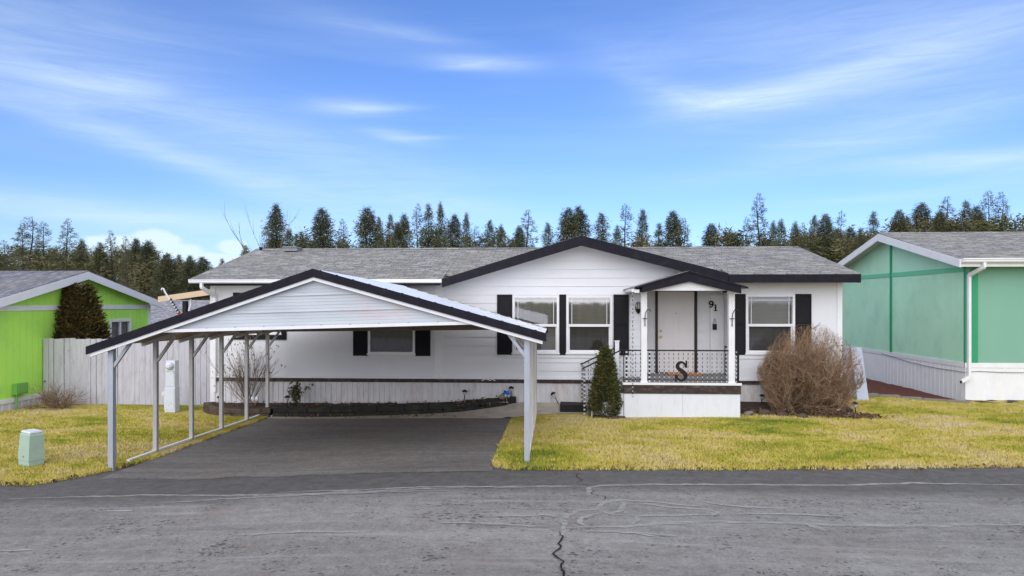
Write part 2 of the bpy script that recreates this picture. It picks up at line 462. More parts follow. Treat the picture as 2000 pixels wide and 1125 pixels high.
def grass_mat(name, blades):
    m, t, b, co = newmat(name)
    big = t.noise(t.mapping(co, (.7, 1, 1)), .55, 4, .6, .8)
    mid = t.noise(t.mapping(co, (.6, 1, 1)), 2.1, 5, .65, .5)
    fn = t.noise(co, 8, 3)
    f = t.m('ADD', t.m('ADD', t.m('MULTIPLY', t.m('SUBTRACT', big, .16), .92), t.m('MULTIPLY', t.m('SUBTRACT', mid, .11), .62)), t.m('MULTIPLY', fn, .18))
    if blades:
        at = t.add('ShaderNodeAttribute'); at.attribute_name = 'rnd'
        f = t.m('ADD', f, t.m('MULTIPLY', t.m('SUBTRACT', at.outputs['Fac'], .5), .20))
    col = t.ramp(f, [(.38, (.18, .26, .032)), (.50, (.39, .41, .052)), (.60, (.67, .56, .090)), (.71, (.80, .62, .20)), (.85, (.80, .66, .38))])
    cl = t.ramp(t.noise(t.mapping(co, (.7, 1, 1), (3, 7, 0)), 5.5, 4, .65), [(.56, 0.0), (.70, .62)])
    col = t.mix(cl, col, (.17, .185, .030))
    br = t.ramp(t.noise(t.mapping(co, (.6, 1, 1), (9, 1, 0)), 2.6, 5, .7), [(.58, 0.0), (.74, .6)])
    col = t.mix(br, col, (.52, .37, .19))
    if not blades:
        col = t.mix(.45, col, (.15, .12, .03))
    t.link(col, b.inputs['Base Color']); b.inputs['Roughness'].default_value = .8
    b.inputs['Specular IOR Level'].default_value = .1
    if blades:
        # turf leaves let light through and shade like the sward they stand in
        geo = t.add('ShaderNodeNewGeometry'); vm = t.add('ShaderNodeVectorMath', operation='MULTIPLY_ADD')
        t.link(geo.outputs['Normal'], vm.inputs[0]); vm.inputs[1].default_value = (.45, .45, .45); vm.inputs[2].default_value = (0, 0, .9)
        nn = t.add('ShaderNodeVectorMath', operation='NORMALIZE'); t.link(vm.outputs[0], nn.inputs[0]); t.link(nn.outputs[0], b.inputs['Normal'])
    if not blades: bump(t, b, t.m('ADD', fn, t.noise(co, 30, 3)), .8, .04)
    return m
M['lawn'] = grass_mat('lawn_turf', False)
M['blades'] = grass_mat('grass_blades', True)
M['ground'] = paint('rough_ground', (.12, .105, .05), 1, .3, 1.5, bmp=.4)

def foliage(name, cols, scale=1.5):
    m, t, b, co = newmat(name)
    at = t.add('ShaderNodeAttribute'); at.attribute_name = 'rnd'
    n = t.noise(co, scale, 4, .6)
    f = t.m('ADD', t.m('MULTIPLY', n, .55), t.m('MULTIPLY', at.outputs['Fac'], .45))
    k = len(cols)
    col = t.ramp(f, [(.25 + .5 * i / (k - 1), c) for i, c in enumerate(cols)])
    t.link(col, b.inputs['Base Color']); b.inputs['Roughness'].default_value = .8
    b.inputs['Specular IOR Level'].default_value = .15
    return m
M['needle_dark'] = foliage('needles_dark', [(.044, .054, .030), (.082, .090, .048), (.135, .132, .068)], .6)
M['needle_mid'] = foliage('needles_mid', [(.060, .068, .038), (.105, .110, .058), (.165, .158, .082)], .6)
M['needle_far'] = foliage('needles_hillside', [(.070, .074, .034), (.122, .118, .052), (.18, .152, .078)], .12)
M['spruce'] = foliage('spruce_needles', [(.024, .036, .014), (.058, .078, .024), (.115, .112, .038), (.13, .075, .032)], 3)
M['cedar'] = foliage('cedar_sprays', [(.020, .020, .008), (.048, .040, .014), (.090, .066, .022), (.14, .085, .025)], 2.5)
M['twig'] = foliage('bare_twigs', [(.12, .076, .046), (.24, .158, .098), (.42, .265, .17)], 2)
M['twig_grey'] = foliage('grey_twigs', [(.09, .07, .058), (.18, .145, .12), (.30, .235, .20)], 2)
M['curtain_pale'] = paint('pale_curtain_cloth', (.62, .60, .62), .9, .12, 3, (3, 3, .3))
M['white_skirt2'] = paint('white_skirting_clean', (.80, .80, .82), .6, .05, 2, (1, 1, .6), 50, .1, dirt=(.5, .47, .43), dirt_amt=.2, dirt_scale=2.4)
M['leaf'] = foliage('fallen_leaves', [(.075, .045, .032), (.16, .10, .07), (.26, .17, .12)], 4)
SKY_STRENGTH, SKY_TINT, FILL_CLOUD_COL, SKY_DUST, SKY_OZONE = .15, (.45, .578, .875), (4.65, 4.95, 5.75), .6, 2.0
SUN_E, SUN_ANGLE, EXPOSURE = 1.5, 70, 0.5
for k in ('shutter', 'black_trim', 'iron', 'dark_rubber'): M[k].node_tree.nodes['Principled BSDF'].inputs['Specular IOR Level'].default_value = .16

# ------------------------------------------------------------------ shared builders
def rects_with_holes(mb, x0, x1, z0, z1, y, holes, axis='x'):
    """flat wall in the plane y (or x when axis == 'y') with rectangular openings"""
    zs = sorted({z0, z1, *[h[2] for h in holes], *[h[3] for h in holes]})
    zs = [z for z in zs if z0 <= z <= z1]
    for za, zb in zip(zs, zs[1:]):
        cur = x0
        for h in sorted(holes):
            if h[2] < zb - 1e-6 and h[3] > za + 1e-6:
                if h[0] > cur: _wq(mb, cur, h[0], za, zb, y, axis)
                cur = h[1]
        if cur < x1: _wq(mb, cur, x1, za, zb, y, axis)

def _wq(mb, a, b, za, zb, y, axis):
    if axis == 'x': mb.poly([(a, y, za), (b, y, za), (b, y, zb), (a, y, zb)])
    else: mb.poly([(y, a, za), (y, b, za), (y, b, zb), (y, a, zb)])

def lap_wall(mb, z0, z1, xl, xr, holes, W, board=.2, lip=.017):
    brk = set(); z = z0
    while z < z1: brk.add(round(z, 4)); z += board
    brk |= {z1, *[h[2] for h in holes], *[h[3] for h in holes]}
    zs = sorted(b for b in brk if z0 <= b <= z1)
    def yz(z, za):
        k = math.floor((za - z0) / board + 1e-4)
        return W - lip * (1 - (z - z0 - k * board) / board)
    for za, zb in zip(zs, zs[1:]):
        ya, yb = yz(za, za), yz(zb, za)
        segs = []; cl = (xl(za), xl(zb))
        for h in sorted(holes):
            if h[2] < zb - 1e-6 and h[3] > za + 1e-6:
                segs.append((cl, (h[0], h[0]))); cl = (h[1], h[1])
        segs.append((cl, (xr(za), xr(zb))))
        for (a0, a1), (b0, b1) in segs:
            if b0 - a0 < 1e-4 and b1 - a1 < 1e-4: continue
            mb.poly([(a0, ya, za), (b0, ya, za), (b1, yb, zb), (a1, yb, zb)])
            mb.poly([(a0, W, za), (b0, W, za), (b0, ya, za), (a0, ya, za)])

def ribbed(mb, x0, x1, z0f, z1, y, pitch=.11, depth=.014, axis='x', sgn=-1):
    """ribbed skirting sheet; z0f gives the bottom edge"""
    pts = []; x = x0; i = 0
    while x < x1:
        w = pitch * (1 + .12 * math.sin(i * 2.3))
        for fx, d in ((0, 0), (.60, 0), (.66, 1), (.9, 1), (.96, 0)):
            px = x + fx * w
            if px < x1: pts.append((px, d))
        x += w; i += 1
    pts.append((x1, 0))
    for (a, da), (b, db) in zip(pts, pts[1:]):
        ya, yb = y + sgn * da * depth, y + sgn * db * depth
        if axis == 'x': mb.poly([(a, ya, z0f(a)), (b, yb, z0f(b)), (b, yb, z1), (a, ya, z1)])
        else: mb.poly([(ya, a, z0f(a)), (yb, b, z0f(b)), (yb, b, z1), (ya, a, z1)])

def spline(pts, n=5):
    out = []
    P = [pts[0]] + list(pts) + [pts[-1]]
    for i in range(1, len(P) - 2):
        for k in range(n):
            t = k / n
            out.append(tuple(.5 * ((2 * b) + (c - a) * t + (2 * a - 5 * b + 4 * c - d) * t * t + (3 * b - a - 3 * c + d) * t ** 3)
                             for a, b, c, d in zip(P[i - 1], P[i], P[i + 1], P[i + 2])))
    out.append(tuple(pts[-1]))
    return out

def stroke(mb, pts, y0, y1):
    """pts: (x, z, width) along a pen stroke, extruded from y0 to y1"""
    L, R = [], []
    for i, (x, z, w) in enumerate(pts):
        a = pts[max(i - 1, 0)]; b = pts[min(i + 1, len(pts) - 1)]
        dx, dz = b[0] - a[0], b[1] - a[1]; q = math.hypot(dx, dz) or 1
        nx, nz = -dz / q, dx / q
        L.append((x + nx * w / 2, z + nz * w / 2)); R.append((x - nx * w / 2, z - nz * w / 2))
    for i in range(len(pts) - 1):
        q = [L[i], L[i + 1], R[i + 1], R[i]]
        mb.hexa([(p[0], y0, p[1]) for p in q], [(p[0], y1, p[1]) for p in q])

def glyph(mb, ch, x0, z0, w, h, y0, y1):
    def S(pts): stroke(mb, [(x0 + p[0] * w, z0 + p[1] * h, p[2] * w) for p in spline(pts)], y0, y1)
    if ch == 'S':
        S([(.82, .68, .14), (.76, .83, .15), (.54, .925, .16), (.30, .87, .22), (.21, .735, .27), (.31, .615, .29), (.56, .50, .31), (.79, .365, .29),
           (.80, .20, .24), (.62, .085, .18), (.40, .075, .15), (.22, .17, .14), (.15, .31, .12)])
        mb.box(x0 + .82 * w, x0 + .93 * w, y0 + .002, y1 + .002, z0 + .66 * h, z0 + 1.0 * h)
        mb.box(x0 + .03 * w, x0 + .14 * w, y0 + .002, y1 + .002, z0 + .0 * h, z0 + .34 * h)
    if ch == '9':
        S([(.5 + .36 * math.cos(a), .68 + .24 * math.sin(a), .26 + .06 * abs(math.cos(a))) for a in [i * PI / 6 for i in range(13)]])
        S([(.86, .68, .30), (.84, .45, .28), (.68, .20, .24), (.42, .06, .2), (.24, .08, .18), (.16, .20, .22)])
    if ch == '1':
        mb.box(x0 + .38 * w, x0 + .68 * w, y0, y1, z0 + .04 * h, z0 + .98 * h)
        mb.box(x0 + .10 * w, x0 + .95 * w, y0 + .002, y1 + .002, z0, z0 + .13 * h)
        S([(.16, .84, .16), (.34, .88, .2), (.52, .96, .18)])
        mb.box(x0 + .18 * w, x0 + .86 * w, y0 + .003, y1 + .003, z0 + .47 * h, z0 + .55 * h)

def shutter(parent, x0, x1, z0, z1, y):
    mb = MB()
    mb.box(x0, x1, y - .022, y - .002, z0, z1)
    b = .035; zm = (z0 + z1) / 2 + .01
    for xa, xb, za, zb in ((x0, x0 + b, z0, z1), (x1 - b, x1, z0, z1), (x0 + b, x1 - b, z0, z0 + b * 1.4), (x0 + b, x1 - b, z1 - b * 1.4, z1), (x0 + b, x1 - b, zm - .03, zm + .03)):
        mb.box(xa, xb, y - .038, y - .0225, za, zb)
    for za, zb in ((z0 + .055, zm - .035), (zm + .035, z1 - .055)):
        n = max(2, int((zb - za) / .042)); s = (zb - za) / n
        for i in range(n):
            z = za + i * s
            mb.poly([(x0 + b, y - .034, z), (x1 - b, y - .034, z), (x1 - b, y - .024, z + s * .95), (x0 + b, y - .024, z + s * .95)])
    return mb.build('shutter', M['shutter'], parent)

def blind_mesh(x0, x1, z0, z1, y, pitch=.03):
    mb = MB(); z = z0; i = 0
    while z < z1:
        j = .002 * math.sin(i * 1.7)
        mb.poly([(x0, y - .006, z + j), (x1, y - .006, z - j), (x1, y + .008, z + pitch * .93 - j), (x0, y + .008, z + pitch * .93 + j)])
        z += pitch; i += 1
    return mb

def drape(x0, x1, z0, z1, y, amp=.025, waves=7, taper=0.0):
    """hanging cloth: its inner edge may swing by taper towards the bottom"""
    mb = MB(); nx, nz = waves * 6, 8
    vs = []
    for j in range(nz + 1):
        t = j / nz; z = z1 + (z0 - z1) * t
        for i in range(nx + 1):
            s = i / nx
            x = x0 + (x1 + taper * t * t - x0) * s
            vs.append((x, y + amp * math.sin(s * waves * 2 * PI + t * .6) * (.5 + .5 * t), z))
    fs = [(j * (nx + 1) + i, j * (nx + 1) + i + 1, (j + 1) * (nx + 1) + i + 1, (j + 1) * (nx + 1) + i) for j in range(nz) for i in range(nx)]
    mb.mesh(vs, fs)
    return mb

def window(parent, x0, x1, z0, z1, W, cover='blind', low='glass', hung=True, muntins=True, fmat='white_trim'):
    fw = .055; y0, y1 = W - .035, W + .07
    zm = z0 + .485 * (z1 - z0)
    mb = MB()
    mb.box(x0, x0 + fw, y0, y1, z0, z1); mb.box(x1 - fw, x1, y0, y1, z0, z1)
    mb.box(x0 + fw, x1 - fw, y0, y1, z0, z0 + fw); mb.box(x0 + fw, x1 - fw, y0, y1, z1 - fw, z1)
    if hung: mb.box(x0 + fw, x1 - fw, y0 + .012, y1, zm - .03, zm + .03)
    w = mb.build('window', M[fmat], parent)
    xa, xb = x0 + fw, x1 - fw
    sl = MB(); sl.box(x0 - .02, x1 + .02, W - .055, y0 - .002, z0 - .012, z0 + .018)
    sl.build('sill', M['white_trim'], w)
    if hung:
        s = MB(); t = .028
        zb = zm - .03
        s.box(xa, xa + t, W + .005, W + .04, z0 + fw, zb); s.box(xb - t, xb, W + .005, W + .04, z0 + fw, zb)
        s.box(xa + t, xb - t, W + .005, W + .04, z0 + fw, z0 + fw + t)
        s.build('sash', M['white_trim'], w)
        p = MB(); p.poly([(xa + t, W + .030, z0 + fw + t), (xb - t, W + .030, z0 + fw + t), (xb - t, W + .030, zb), (xa + t, W + .030, zb)])
        p.build('pane', M[low], w)
        p = MB(); p.poly([(xa, W + .014, zm + .03), (xb, W + .014, zm + .03), (xb, W + .014, z1 - fw), (xa, W + .014, z1 - fw)])
        p.build('pane', M['glass'], w)
    else:
        p = MB(); p.poly([(xa, W + .014, z0 + fw), (xb, W + .014, z0 + fw), (xb, W + .014, z1 - fw), (xa, W + .014, z1 - fw)])
        p.build('pane', M[low], w)
    if muntins:
        g = MB(); k = .012
        g.box(xa, xb, W - .004, W + .010, z1 - fw - .085, z1 - fw - .085 + k)
        for xx in (xa + .07, xb - .07 - k): g.box(xx, xx + k, W - .008, W + .012, zm + .03, z1 - fw)
        g.build('muntin', M['white_trim'], w)
    if cover == 'blind':
        blind_mesh(xa, xb, z0 + fw, z1 - fw, W + .11).build('blind', M['blind'], w)
    elif cover == 'beige':
        blind_mesh(xa, xb, z0 + fw, z1 - fw, W + .10).build('blind', M['blind_thin'], w)
        drape(xa - .02, xb + .02, z0, z1, W + .17, .03, 6).build('curtain', M['curtain_beige'], w, True)
    elif cover == 'drapes':
        xm = (xa + xb) / 2
        drape(xa - .02, xm - .04, z0, z1, W + .14, .022, 4, -.26).build('curtain', M['curtain'], w, True)
        drape(xb + .02, xm + .04, z0, z1, W + .14, .022, 4, .26).build('curtain', M['curtain'], w, True)
    return w

M['blind_thin'] = paint('beige_blind_slats', (.235, .22, .165), .6, .25, 1.4, (5, 1, .25), dirt=(.13, .12, .10), dirt_amt=.8, dirt_scale=2.2, dirt_stretch=(5, 1, .2))
M['blind'].node_tree  # grey blinds in the other windows

# ------------------------------------------------------------------ the white house
W = 16.2
BK = 17.1
house = thing('house', 'long white single-storey house with black fascia, centre gable and grey shingle roof', 'house', (-.8, 19.0, 0))
XL, XR = -8.25, 6.73
winA = (-7.56, -6.50, 1.74, 2.62); winB = (-4.371, -3.228, 1.27, 2.68)
winC = (-.894, .211, 1.30, 2.68); winD = (.381, 1.464, 1.30, 2.68); winE = (4.548, 5.67, 1.307, 2.70)
def hole(w, e=.02): return (w[0] + e, w[1] - e, w[2] + e, w[3] - e)

mb = MB()
rects_with_holes(mb, XL, -2.75, .69, 2.95, W, [hole(winA), hole(winB)])
rects_with_holes(mb, 4.27, XR, .69, 3.06, W, [hole(winE)])
for X, zt in ((XL, 2.95), (XR, 3.06)):
    mb.poly([(X, W, .69), (X, 22.8, .69), (X, 22.8, 3.0), (X, 19.5, 3.93), (X, W, zt)])
mb.poly([(XL, 22.8, .69), (XR, 22.8, .69), (XR, 22.8, 3.0), (XL, 22.8, 3.0)])
mb.poly([(XL, W, .688), (XR, W, .688), (XR, 22.8, .688), (XL, 22.8, .688)])
# recessed entry: side walls and ceiling
mb.poly([(2.17, W, .69), (2.17, BK, .69), (2.17, BK, 2.80), (2.17, W, 2.80)])
mb.poly([(4.27, W, .69), (4.27, BK, .69), (4.27, BK, 2.80), (4.27, W, 2.80)])
mb.build('wall', M['white_panel'], house)

mb = MB()
def gxl(z): return max(-2.56, .71 - (3.915 - z) / .303)
def gxr(z): return min(4.27, .71 + (3.915 - z) / .2614)
lap_wall(mb, .69, 3.915, gxl, gxr, [hole(winC), hole(winD), (2.17, 4.27, .69, 2.80)], W)
lap_wall(mb, .75, 2.80, lambda z: 2.17, lambda z: 4.27, [(2.60, 3.62, .75, 2.80)], BK, .2, .012)
mb.build('lap_siding', M['white_lap'], house)
mb = MB(); mb.box(2.17, 4.27, W, BK, 2.802, 2.83); mb.build('entry_ceiling', M['soffit'], house)
mb = MB(); mb.box(3.94, 4.262, BK - .05, BK - .02, .78, 2.70); mb.build('entry_panel', M['white_trim'], house)

for bx in ((-2.75, -2.56, W - .022, W + .01, .70, 2.94), (XL - .012, XL + .11, W - .024, W + .02, .05, 2.93), (XR - .10, XR + .012, W - .020, W + .02, .70, 3.0)):
    mb = MB(); mb.box(*bx); mb.build('corner_board', M['white_trim'], house)

for xa, xb in ((XL + .02, 1.55), (4.15, XR)):
    mb = MB(); mb.box(xa, xb, W - .05, W - .018, .69, .722); mb.build('ledge', M['white_trim'], house)
for xa, xb in ((XL + .12, 1.58), (4.12, XR + .01)):
    mb = MB(); mb.box(xa, xb, W - .045, W - .005, .60, .688); mb.build('base_trim', M['brown_trim'], house)
mb = MB(); ribbed(mb, XL, 1.62, lambda x: zg(x, W) - .06, .60, W - .02, .13); mb.build('skirting', M['white_skirt'], house)
mb = MB(); ribbed(mb, 4.10, XR, lambda x: zg(x, W) - .06, .60, W - .02, .16, .008); mb.build('skirting', M['white_skirt'], house)
mb = MB(); mb.poly([(XR, W, -.1), (XR, 22.8, -.1), (XR, 22.8, .69), (XR, W, .69)]); mb.build('skirting', M['white_skirt'], house)
mb = MB(); mb.poly([(XL, W, -.15), (XL, 22.8, -.15), (XL, 22.8, .69), (XL, W, .69)]); mb.build('skirting', M['white_skirt'], house)

# roof
RZ, RY = 4.06, 19.5
def slab(mb, p0, p1, p2, p3, t=.07):
    a = [Vector(p) for p in (p0, p1, p2, p3)]
    mb.hexa([p - Vector((0, 0, t)) for p in a], a)
def zmain(y, ez, ey=15.7): return ez + (RZ - ez) * (y - ey) / (RY - ey)
mb = MB()
EL, ER = 3.06, 3.155
slab(mb, (-8.52, 15.66, EL), (-2.49, 15.66, EL), (-2.49, RY, RZ), (-8.58, RY, RZ))
slab(mb, (-2.489, 16.3, zmain(16.3, EL)), (.70, 16.3, zmain(16.3, EL)), (.70, RY, RZ), (-2.489, RY, RZ))
slab(mb, (.701, 16.3, zmain(16.3, ER)), (4.0, 16.3, zmain(16.3, ER)), (4.0, RY, RZ), (.701, RY, RZ))
slab(mb, (4.001, 15.66, ER), (6.93, 15.66, ER), (6.95, RY, RZ), (4.001, RY, RZ))
slab(mb, (6.95, 23.3, 3.05), (-8.58, 23.3, 3.05), (-8.58, RY + .001, RZ), (6.95, RY + .001, RZ))
# ridge caps, one short piece after another
x = -8.58
while x < 6.9:
    w = min(.31, 6.95 - x)
    mb.prism([(RY - .15, RZ - .03), (RY, RZ + .022 + .006 * random.random()), (RY + .15, RZ - .03)], 'x', x, x + w - .004)
    x += w
mb.build('roof', M['shingle'], house)
mb = MB()
slab(mb, (-2.56, 15.701, 3.045), (.71, 15.701, 4.05), (.71, 19.45, 4.05), (-2.56, 19.45, 3.045), .06)
slab(mb, (.711, 15.701, 4.05), (4.03, 15.701, 3.178), (4.03, 19.45, 3.178), (.711, 19.45, 4.05), .06)
mb.build('gable_roof', M['shingle_side'], house)
mb = MB()
mb.prism([(-2.53, 3.046), (.71, 4.042), (.71, 3.81), (-2.49, 2.86)], 'y', 15.65, 15.70)
mb.prism([(.711, 4.042), (4.02, 3.172), (4.02, 2.955), (.711, 3.81)], 'y', 15.65, 15.70)
mb.box(4.021, 6.92, 15.625, 15.655, 2.955, 3.145)
mb.box(-8.53, -2.54, 15.641, 15.656, 3.0, 3.056)
mb.box(-8.50, -2.541, 15.70, 15.73, 2.905, 2.985)
for X in (-8.50, 6.90):
    mb.prism([(15.731, 2.95), (15.731, 3.06), (RY, RZ - .07), (RY, RZ - .2)], 'x', X, X + .02)
    mb.prism([(RY + .001, RZ - .2), (RY + .001, RZ - .07), (23.28, 3.0), (23.28, 2.9)], 'x', X, X + .02)
mb.build('fascia', M['black_trim'], house)
mb = MB()
mb.box(-8.48, -2.50, 15.735, W - .001, 2.935, 2.95)
mb.box(4.03, 6.90, 15.66, W - .001, 2.985, 3.0)
mb.prism([(-2.48, 2.925), (.70, 3.888), (.70, 3.908), (-2.48, 2.945)], 'y', 15.735, W + .02)
mb.prism([(.72, 3.888), (4.0, 3.03), (4.0, 3.05), (.72, 3.908)], 'y', 15.735, W + .02)
mb.build('soffit', M['soffit'], house)
mb = MB()
gp = [(15.60, 3.05), (15.595, 3.035), (15.608, 3.03), (15.612, 2.985), (15.64, 2.962), (15.695, 2.962), (15.695, 3.045)]
mb.prism(gp, 'x', -8.50, -2.50)
gut = mb.build('gutter', M['white_trim'], house)
mb = MB()
mb.bar((-8.20, 15.65, 2.965), (-8.20, 15.66, 2.86), .075, .06, (1, 0, 0))
mb.bar((-8.20, 15.65, 2.87), (-8.12, 16.13, 2.66), .075, .06, (1, 0, 0))
mb.bar((-8.12, 16.14, 2.68), (-8.12, 16.14, .35), .075, .055, (1, 0, 0))
mb.build('downspout', M['white_trim'], gut)

# roof fittings
mb = MB(); mb.lathe((-8.20, 18.95, 3.88), [(.042, 0), (.042, .17), (.05, .172), (.05, .20), (.03, .20)], 12)
vp = mb.build('vent_pipe', M['dark_rubber'], house)
mb = MB(); mb.lathe((-8.20, 18.95, 3.84), [(.17, 0), (.16, .07), (.07, .11), (.055, .14)], 14); mb.build('flashing', M['lead'], vp)
mb = MB(); mb.box(-7.60, -7.20, 19.05, 19.40, 3.98, 4.075); mb.prism([(-7.64, 4.076), (-7.16, 4.076), (-7.22, 4.10), (-7.58, 4.10)], 'y', 19.0, 19.44)
mb.build('roof_vent', M['lead'], house)

# windows and shutters
window(house, *winA, W, 'blind', 'glass', False, False)
mb = MB(); b = .13; x0, x1, z0, z1 = winA
mb.box(x0 - b, x0 - .001, W - .03, W - .002, z0 - b, z1 + b); mb.box(x1 + .001, x1 + b, W - .03, W - .002, z0 - b, z1 + b)
mb.box(x0, x1, W - .03, W - .002, z0 - b, z0 - .014); mb.box(x0, x1, W - .03, W - .002, z1 + .001, z1 + b)
mb.build('window_casing', M['shutter'], house)
window(house, *winB, W, 'drapes', 'screen_glass', False, False)
window(house, *winC, W, 'beige', 'glass')
window(house, *winD, W, 'beige', 'screen_glass')
window(house, *winE, W, 'blind', 'screen_glass')
shutter(house, -4.73, -4.376, 1.23, 2.70, W); shutter(house, -3.223, -2.86, 1.23, 2.70, W)
shutter(house, -1.26, -.90, 1.27, 2.70, W - .012); shutter(house, 1.49, 1.845, 1.27, 2.70, W - .012)
shutter(house, 4.29, 4.54, 1.29, 2.71, W); shutter(house, 5.68, 6.04, 1.29, 2.71, W)
mb = MB(); mb.box(.216, .376, W - .034, W - .014, 1.27, 2.70); mb.build('mullion_board', M['shutter'], house)
mb = MB(); mb.box(-1.05, 1.60, W - .030, W - .017, 1.205, 1.262); mb.build('window_apron', M['white_trim'], house)
mb = MB(); mb.box(4.40, 5.80, W - .022, W - .002, 1.20, 1.29); mb.build('window_apron', M['white_trim'], house)

# front door
mb = MB()
dx0, dx1, dz0, dz1, dy = 2.665, 3.555, .785, 2.785, BK - .01
mb.box(dx0, dx1, dy, dy + .04, dz0, dz1)
for xa, xb in ((dx0 + .12, dx0 + .39), (dx0 + .50, dx0 + .77)):
    for za, zb in ((dz0 + .20, dz0 + .78), (dz0 + .93, dz0 + 1.52), (dz0 + 1.64, dz0 + 1.86)):
        for r in ((xa, xb, za, za + .012), (xa, xb, zb - .012, zb), (xa, xa + .012, za + .012, zb - .012), (xb - .012, xb, za + .012, zb - .012)):
            mb.box(r[0], r[1], dy - .007, dy - .001, r[2], r[3])
        mb.box(xa + .035, xb - .035, dy - .006, dy - .001, za + .035, zb - .035)
door = mb.build('door', M['door'], house)
mb = MB(); c = Vector((dx0 + .07, dy, 1.66))
mb.tube([c, c - Vector((0, .03, 0)), c - Vector((0, .034, 0)), c - Vector((0, .06, 0)), c - Vector((0, .075, 0))], [.03, .028, .012, .03, .016], 12); mb.build('handle', M['brass'], door)
mb = MB(); c = Vector((dx0 + .07, dy, 1.80)); mb.tube([c, c - Vector((0, .02, 0)), c - Vector((0, .028, 0))], [.03, .028, .014], 12); mb.build('deadbolt', M['brass'], door)
mb = MB(); c = Vector((3.11, dy, 2.24)); mb.tube([c, c - Vector((0, .008, 0))], [.012, .010], 8); mb.build('peephole', M['iron'], door)
mb = MB()
mb.box(2.60, 2.66, BK - .045, BK + .01, .772, 2.80); mb.box(3.56, 3.62, BK - .045, BK + .01, .772, 2.80)
mb.build('door_casing', M['brown_casing'], house)
mb = MB(); mb.box(2.66, 3.56, BK - .03, BK + .01, .772, .784); mb.build('threshold', M['brown_casing'], house)

# house number and wall lamp
y1 = BK - .052
mb = MB(); glyph(mb, '9', 3.90, 2.385, .115, .165, y1 - .018, y1); mb.build('house_number', M['iron'], house)
mb = MB(); glyph(mb, '1', 4.01, 2.30, .095, .165, y1 - .018, y1); mb.build('house_number', M['iron'], house)
lx, ly = 2.055, W - .11
mb = MB()
mb.tube([(lx, W - .017, 2.36), (lx, W - .035, 2.36)], [.055, .05], 12)
mb.tube([(lx, W - .03, 2.345), (lx, ly + .02, 2.33)], .014, 8)
mb.lathe((lx, ly, 2.235), [(.006, 0), (.02, .02), (.05, .06), (.066, .10), (.072, .115), (.072, .125)], 14)
for k in range(6):
    a = k * PI / 3
    mb.tube([(lx + .068 * math.cos(a), ly + .068 * math.sin(a), 2.36), (lx + .064 * math.cos(a), ly + .064 * math.sin(a), 2.44), (lx + .045 * math.cos(a), ly + .045 * math.sin(a), 2.50), (lx, ly, 2.525)], .006, 5)
wl = mb.build('wall_lamp', M['iron'], house)
mb = MB(); mb.lathe((lx, ly, 2.36), [(.045, 0), (.048, .06), (.03, .12), (.008, .14)], 12); mb.build('lamp_glass', M['lamp_glass'], wl, True)
# pale cord tacked along the base trim
mb = MB(); mb.tube([(-1.62, W - .06, .66), (-1.52, W - .075, .70), (-1.42, W - .07, .665), (-1.33, W - .07, .70), (-1.45, W - .07, .74), (-1.30, W - .07, .655)], .012, 6); mb.build('cord_end', M['white_trim'], house)

# ------------------------------------------------------------------ porch
porch = thing('porch', 'white entry porch with grey deck, black railing, small gabled roof and side stairs', 'porch', (2.85, 15.4, zg(2.85, 15.4)))
FY = 14.95
mb = MB(); mb.box(1.60, 4.10, FY, W - .05, .73, .77); mb.box(2.19, 4.25, W - .049, BK - .055, .728, .769); mb.build('deck', M['deck'], porch)
mb = MB(); mb.box(1.585, 4.115, FY - .025, FY - .001, .725, .775); mb.box(1.575, 1.599, FY, W - .07, .725, .775); mb.build('deck_edge', M['white_trim'], porch)
mb = MB(); mb.box(1.60, 4.10, FY - .012, FY + .02, .535, .722); mb.build('rim_board', M['brown_trim'], porch)
mb = MB()
mb.box(1.625, 2.855, FY + .002, FY + .018, -.06, .532); mb.box(2.859, 4.085, FY + .004, FY + .02, -.06, .532)
mb.box(4.07, 4.084, FY + .021, W - .06, -.06, .532); mb.box(1.605, 1.622, FY + .0, W - .06, -.06, .724)
mb.build('skirt_panel', M['white_sheet'], porch)
for xa, xb in ((1.975, 2.100), (3.845, 3.975)):
    mb = MB(); mb.box(xa, xb, FY + .01, FY + .14, .772, 2.775)
    mb.box(xa - .012, xb + .012, FY - .002, FY + .152, .772, .80)
    col = mb.build('column', M['white_trim'], porch)
    hx = 2.05 if xa < 3 else 3.91
    mb = MB(); y = FY - .02
    mb.bar((hx, y + .02, 2.02), (hx, y, 2.02), .02)
    d = 1 if xa < 3 else 1
    mb.tube([(hx, y, 2.0), (hx, y, 2.18), (hx + .012, y - .01, 2.28), (hx + .05, y - .03, 2.36), (hx + .10, y - .05, 2.355), (hx + .115, y - .055, 2.32)], .0085, 6)
    mb.bar((hx - .05, y, 2.165), (hx + .05, y, 2.165), .014)
    mb.build('plant_hook', M['iron'], col)
# its roof
mb = MB()
slab(mb, (1.80, 14.69, 2.845), (2.945, 14.69, 3.19), (2.945, W + .9, 3.19), (1.72, W - .018, 2.82), .035)
slab(mb, (2.946, 14.69, 3.19), (4.17, 14.69, 2.845), (4.17, W + .5, 2.845), (2.946, W + .9, 3.19), .035)
mb.build('porch_roof', M['shingle_side'], porch)
mb = MB()
mb.prism([(1.80, 2.84), (2.945, 3.184), (2.945, 3.145), (1.80, 2.805)], 'y', 14.64, 14.688)
mb.prism([(2.946, 3.184), (4.17, 2.84), (4.17, 2.805), (2.946, 3.145)], 'y', 14.64, 14.688)
mb.prism([(1.955, 2.85), (2.945, 3.144), (2.945, 2.955), (1.955, 2.72)], 'y', 14.66, 14.70)
mb.prism([(2.946, 3.144), (4.03, 2.845), (4.03, 2.70), (2.946, 2.955)], 'y', 14.66, 14.70)
for X in (1.955, 4.01): mb.box(X, X + .02, 14.731, W - .02, 2.74, 2.835)
mb.build('porch_fascia', M['black_trim'], porch)
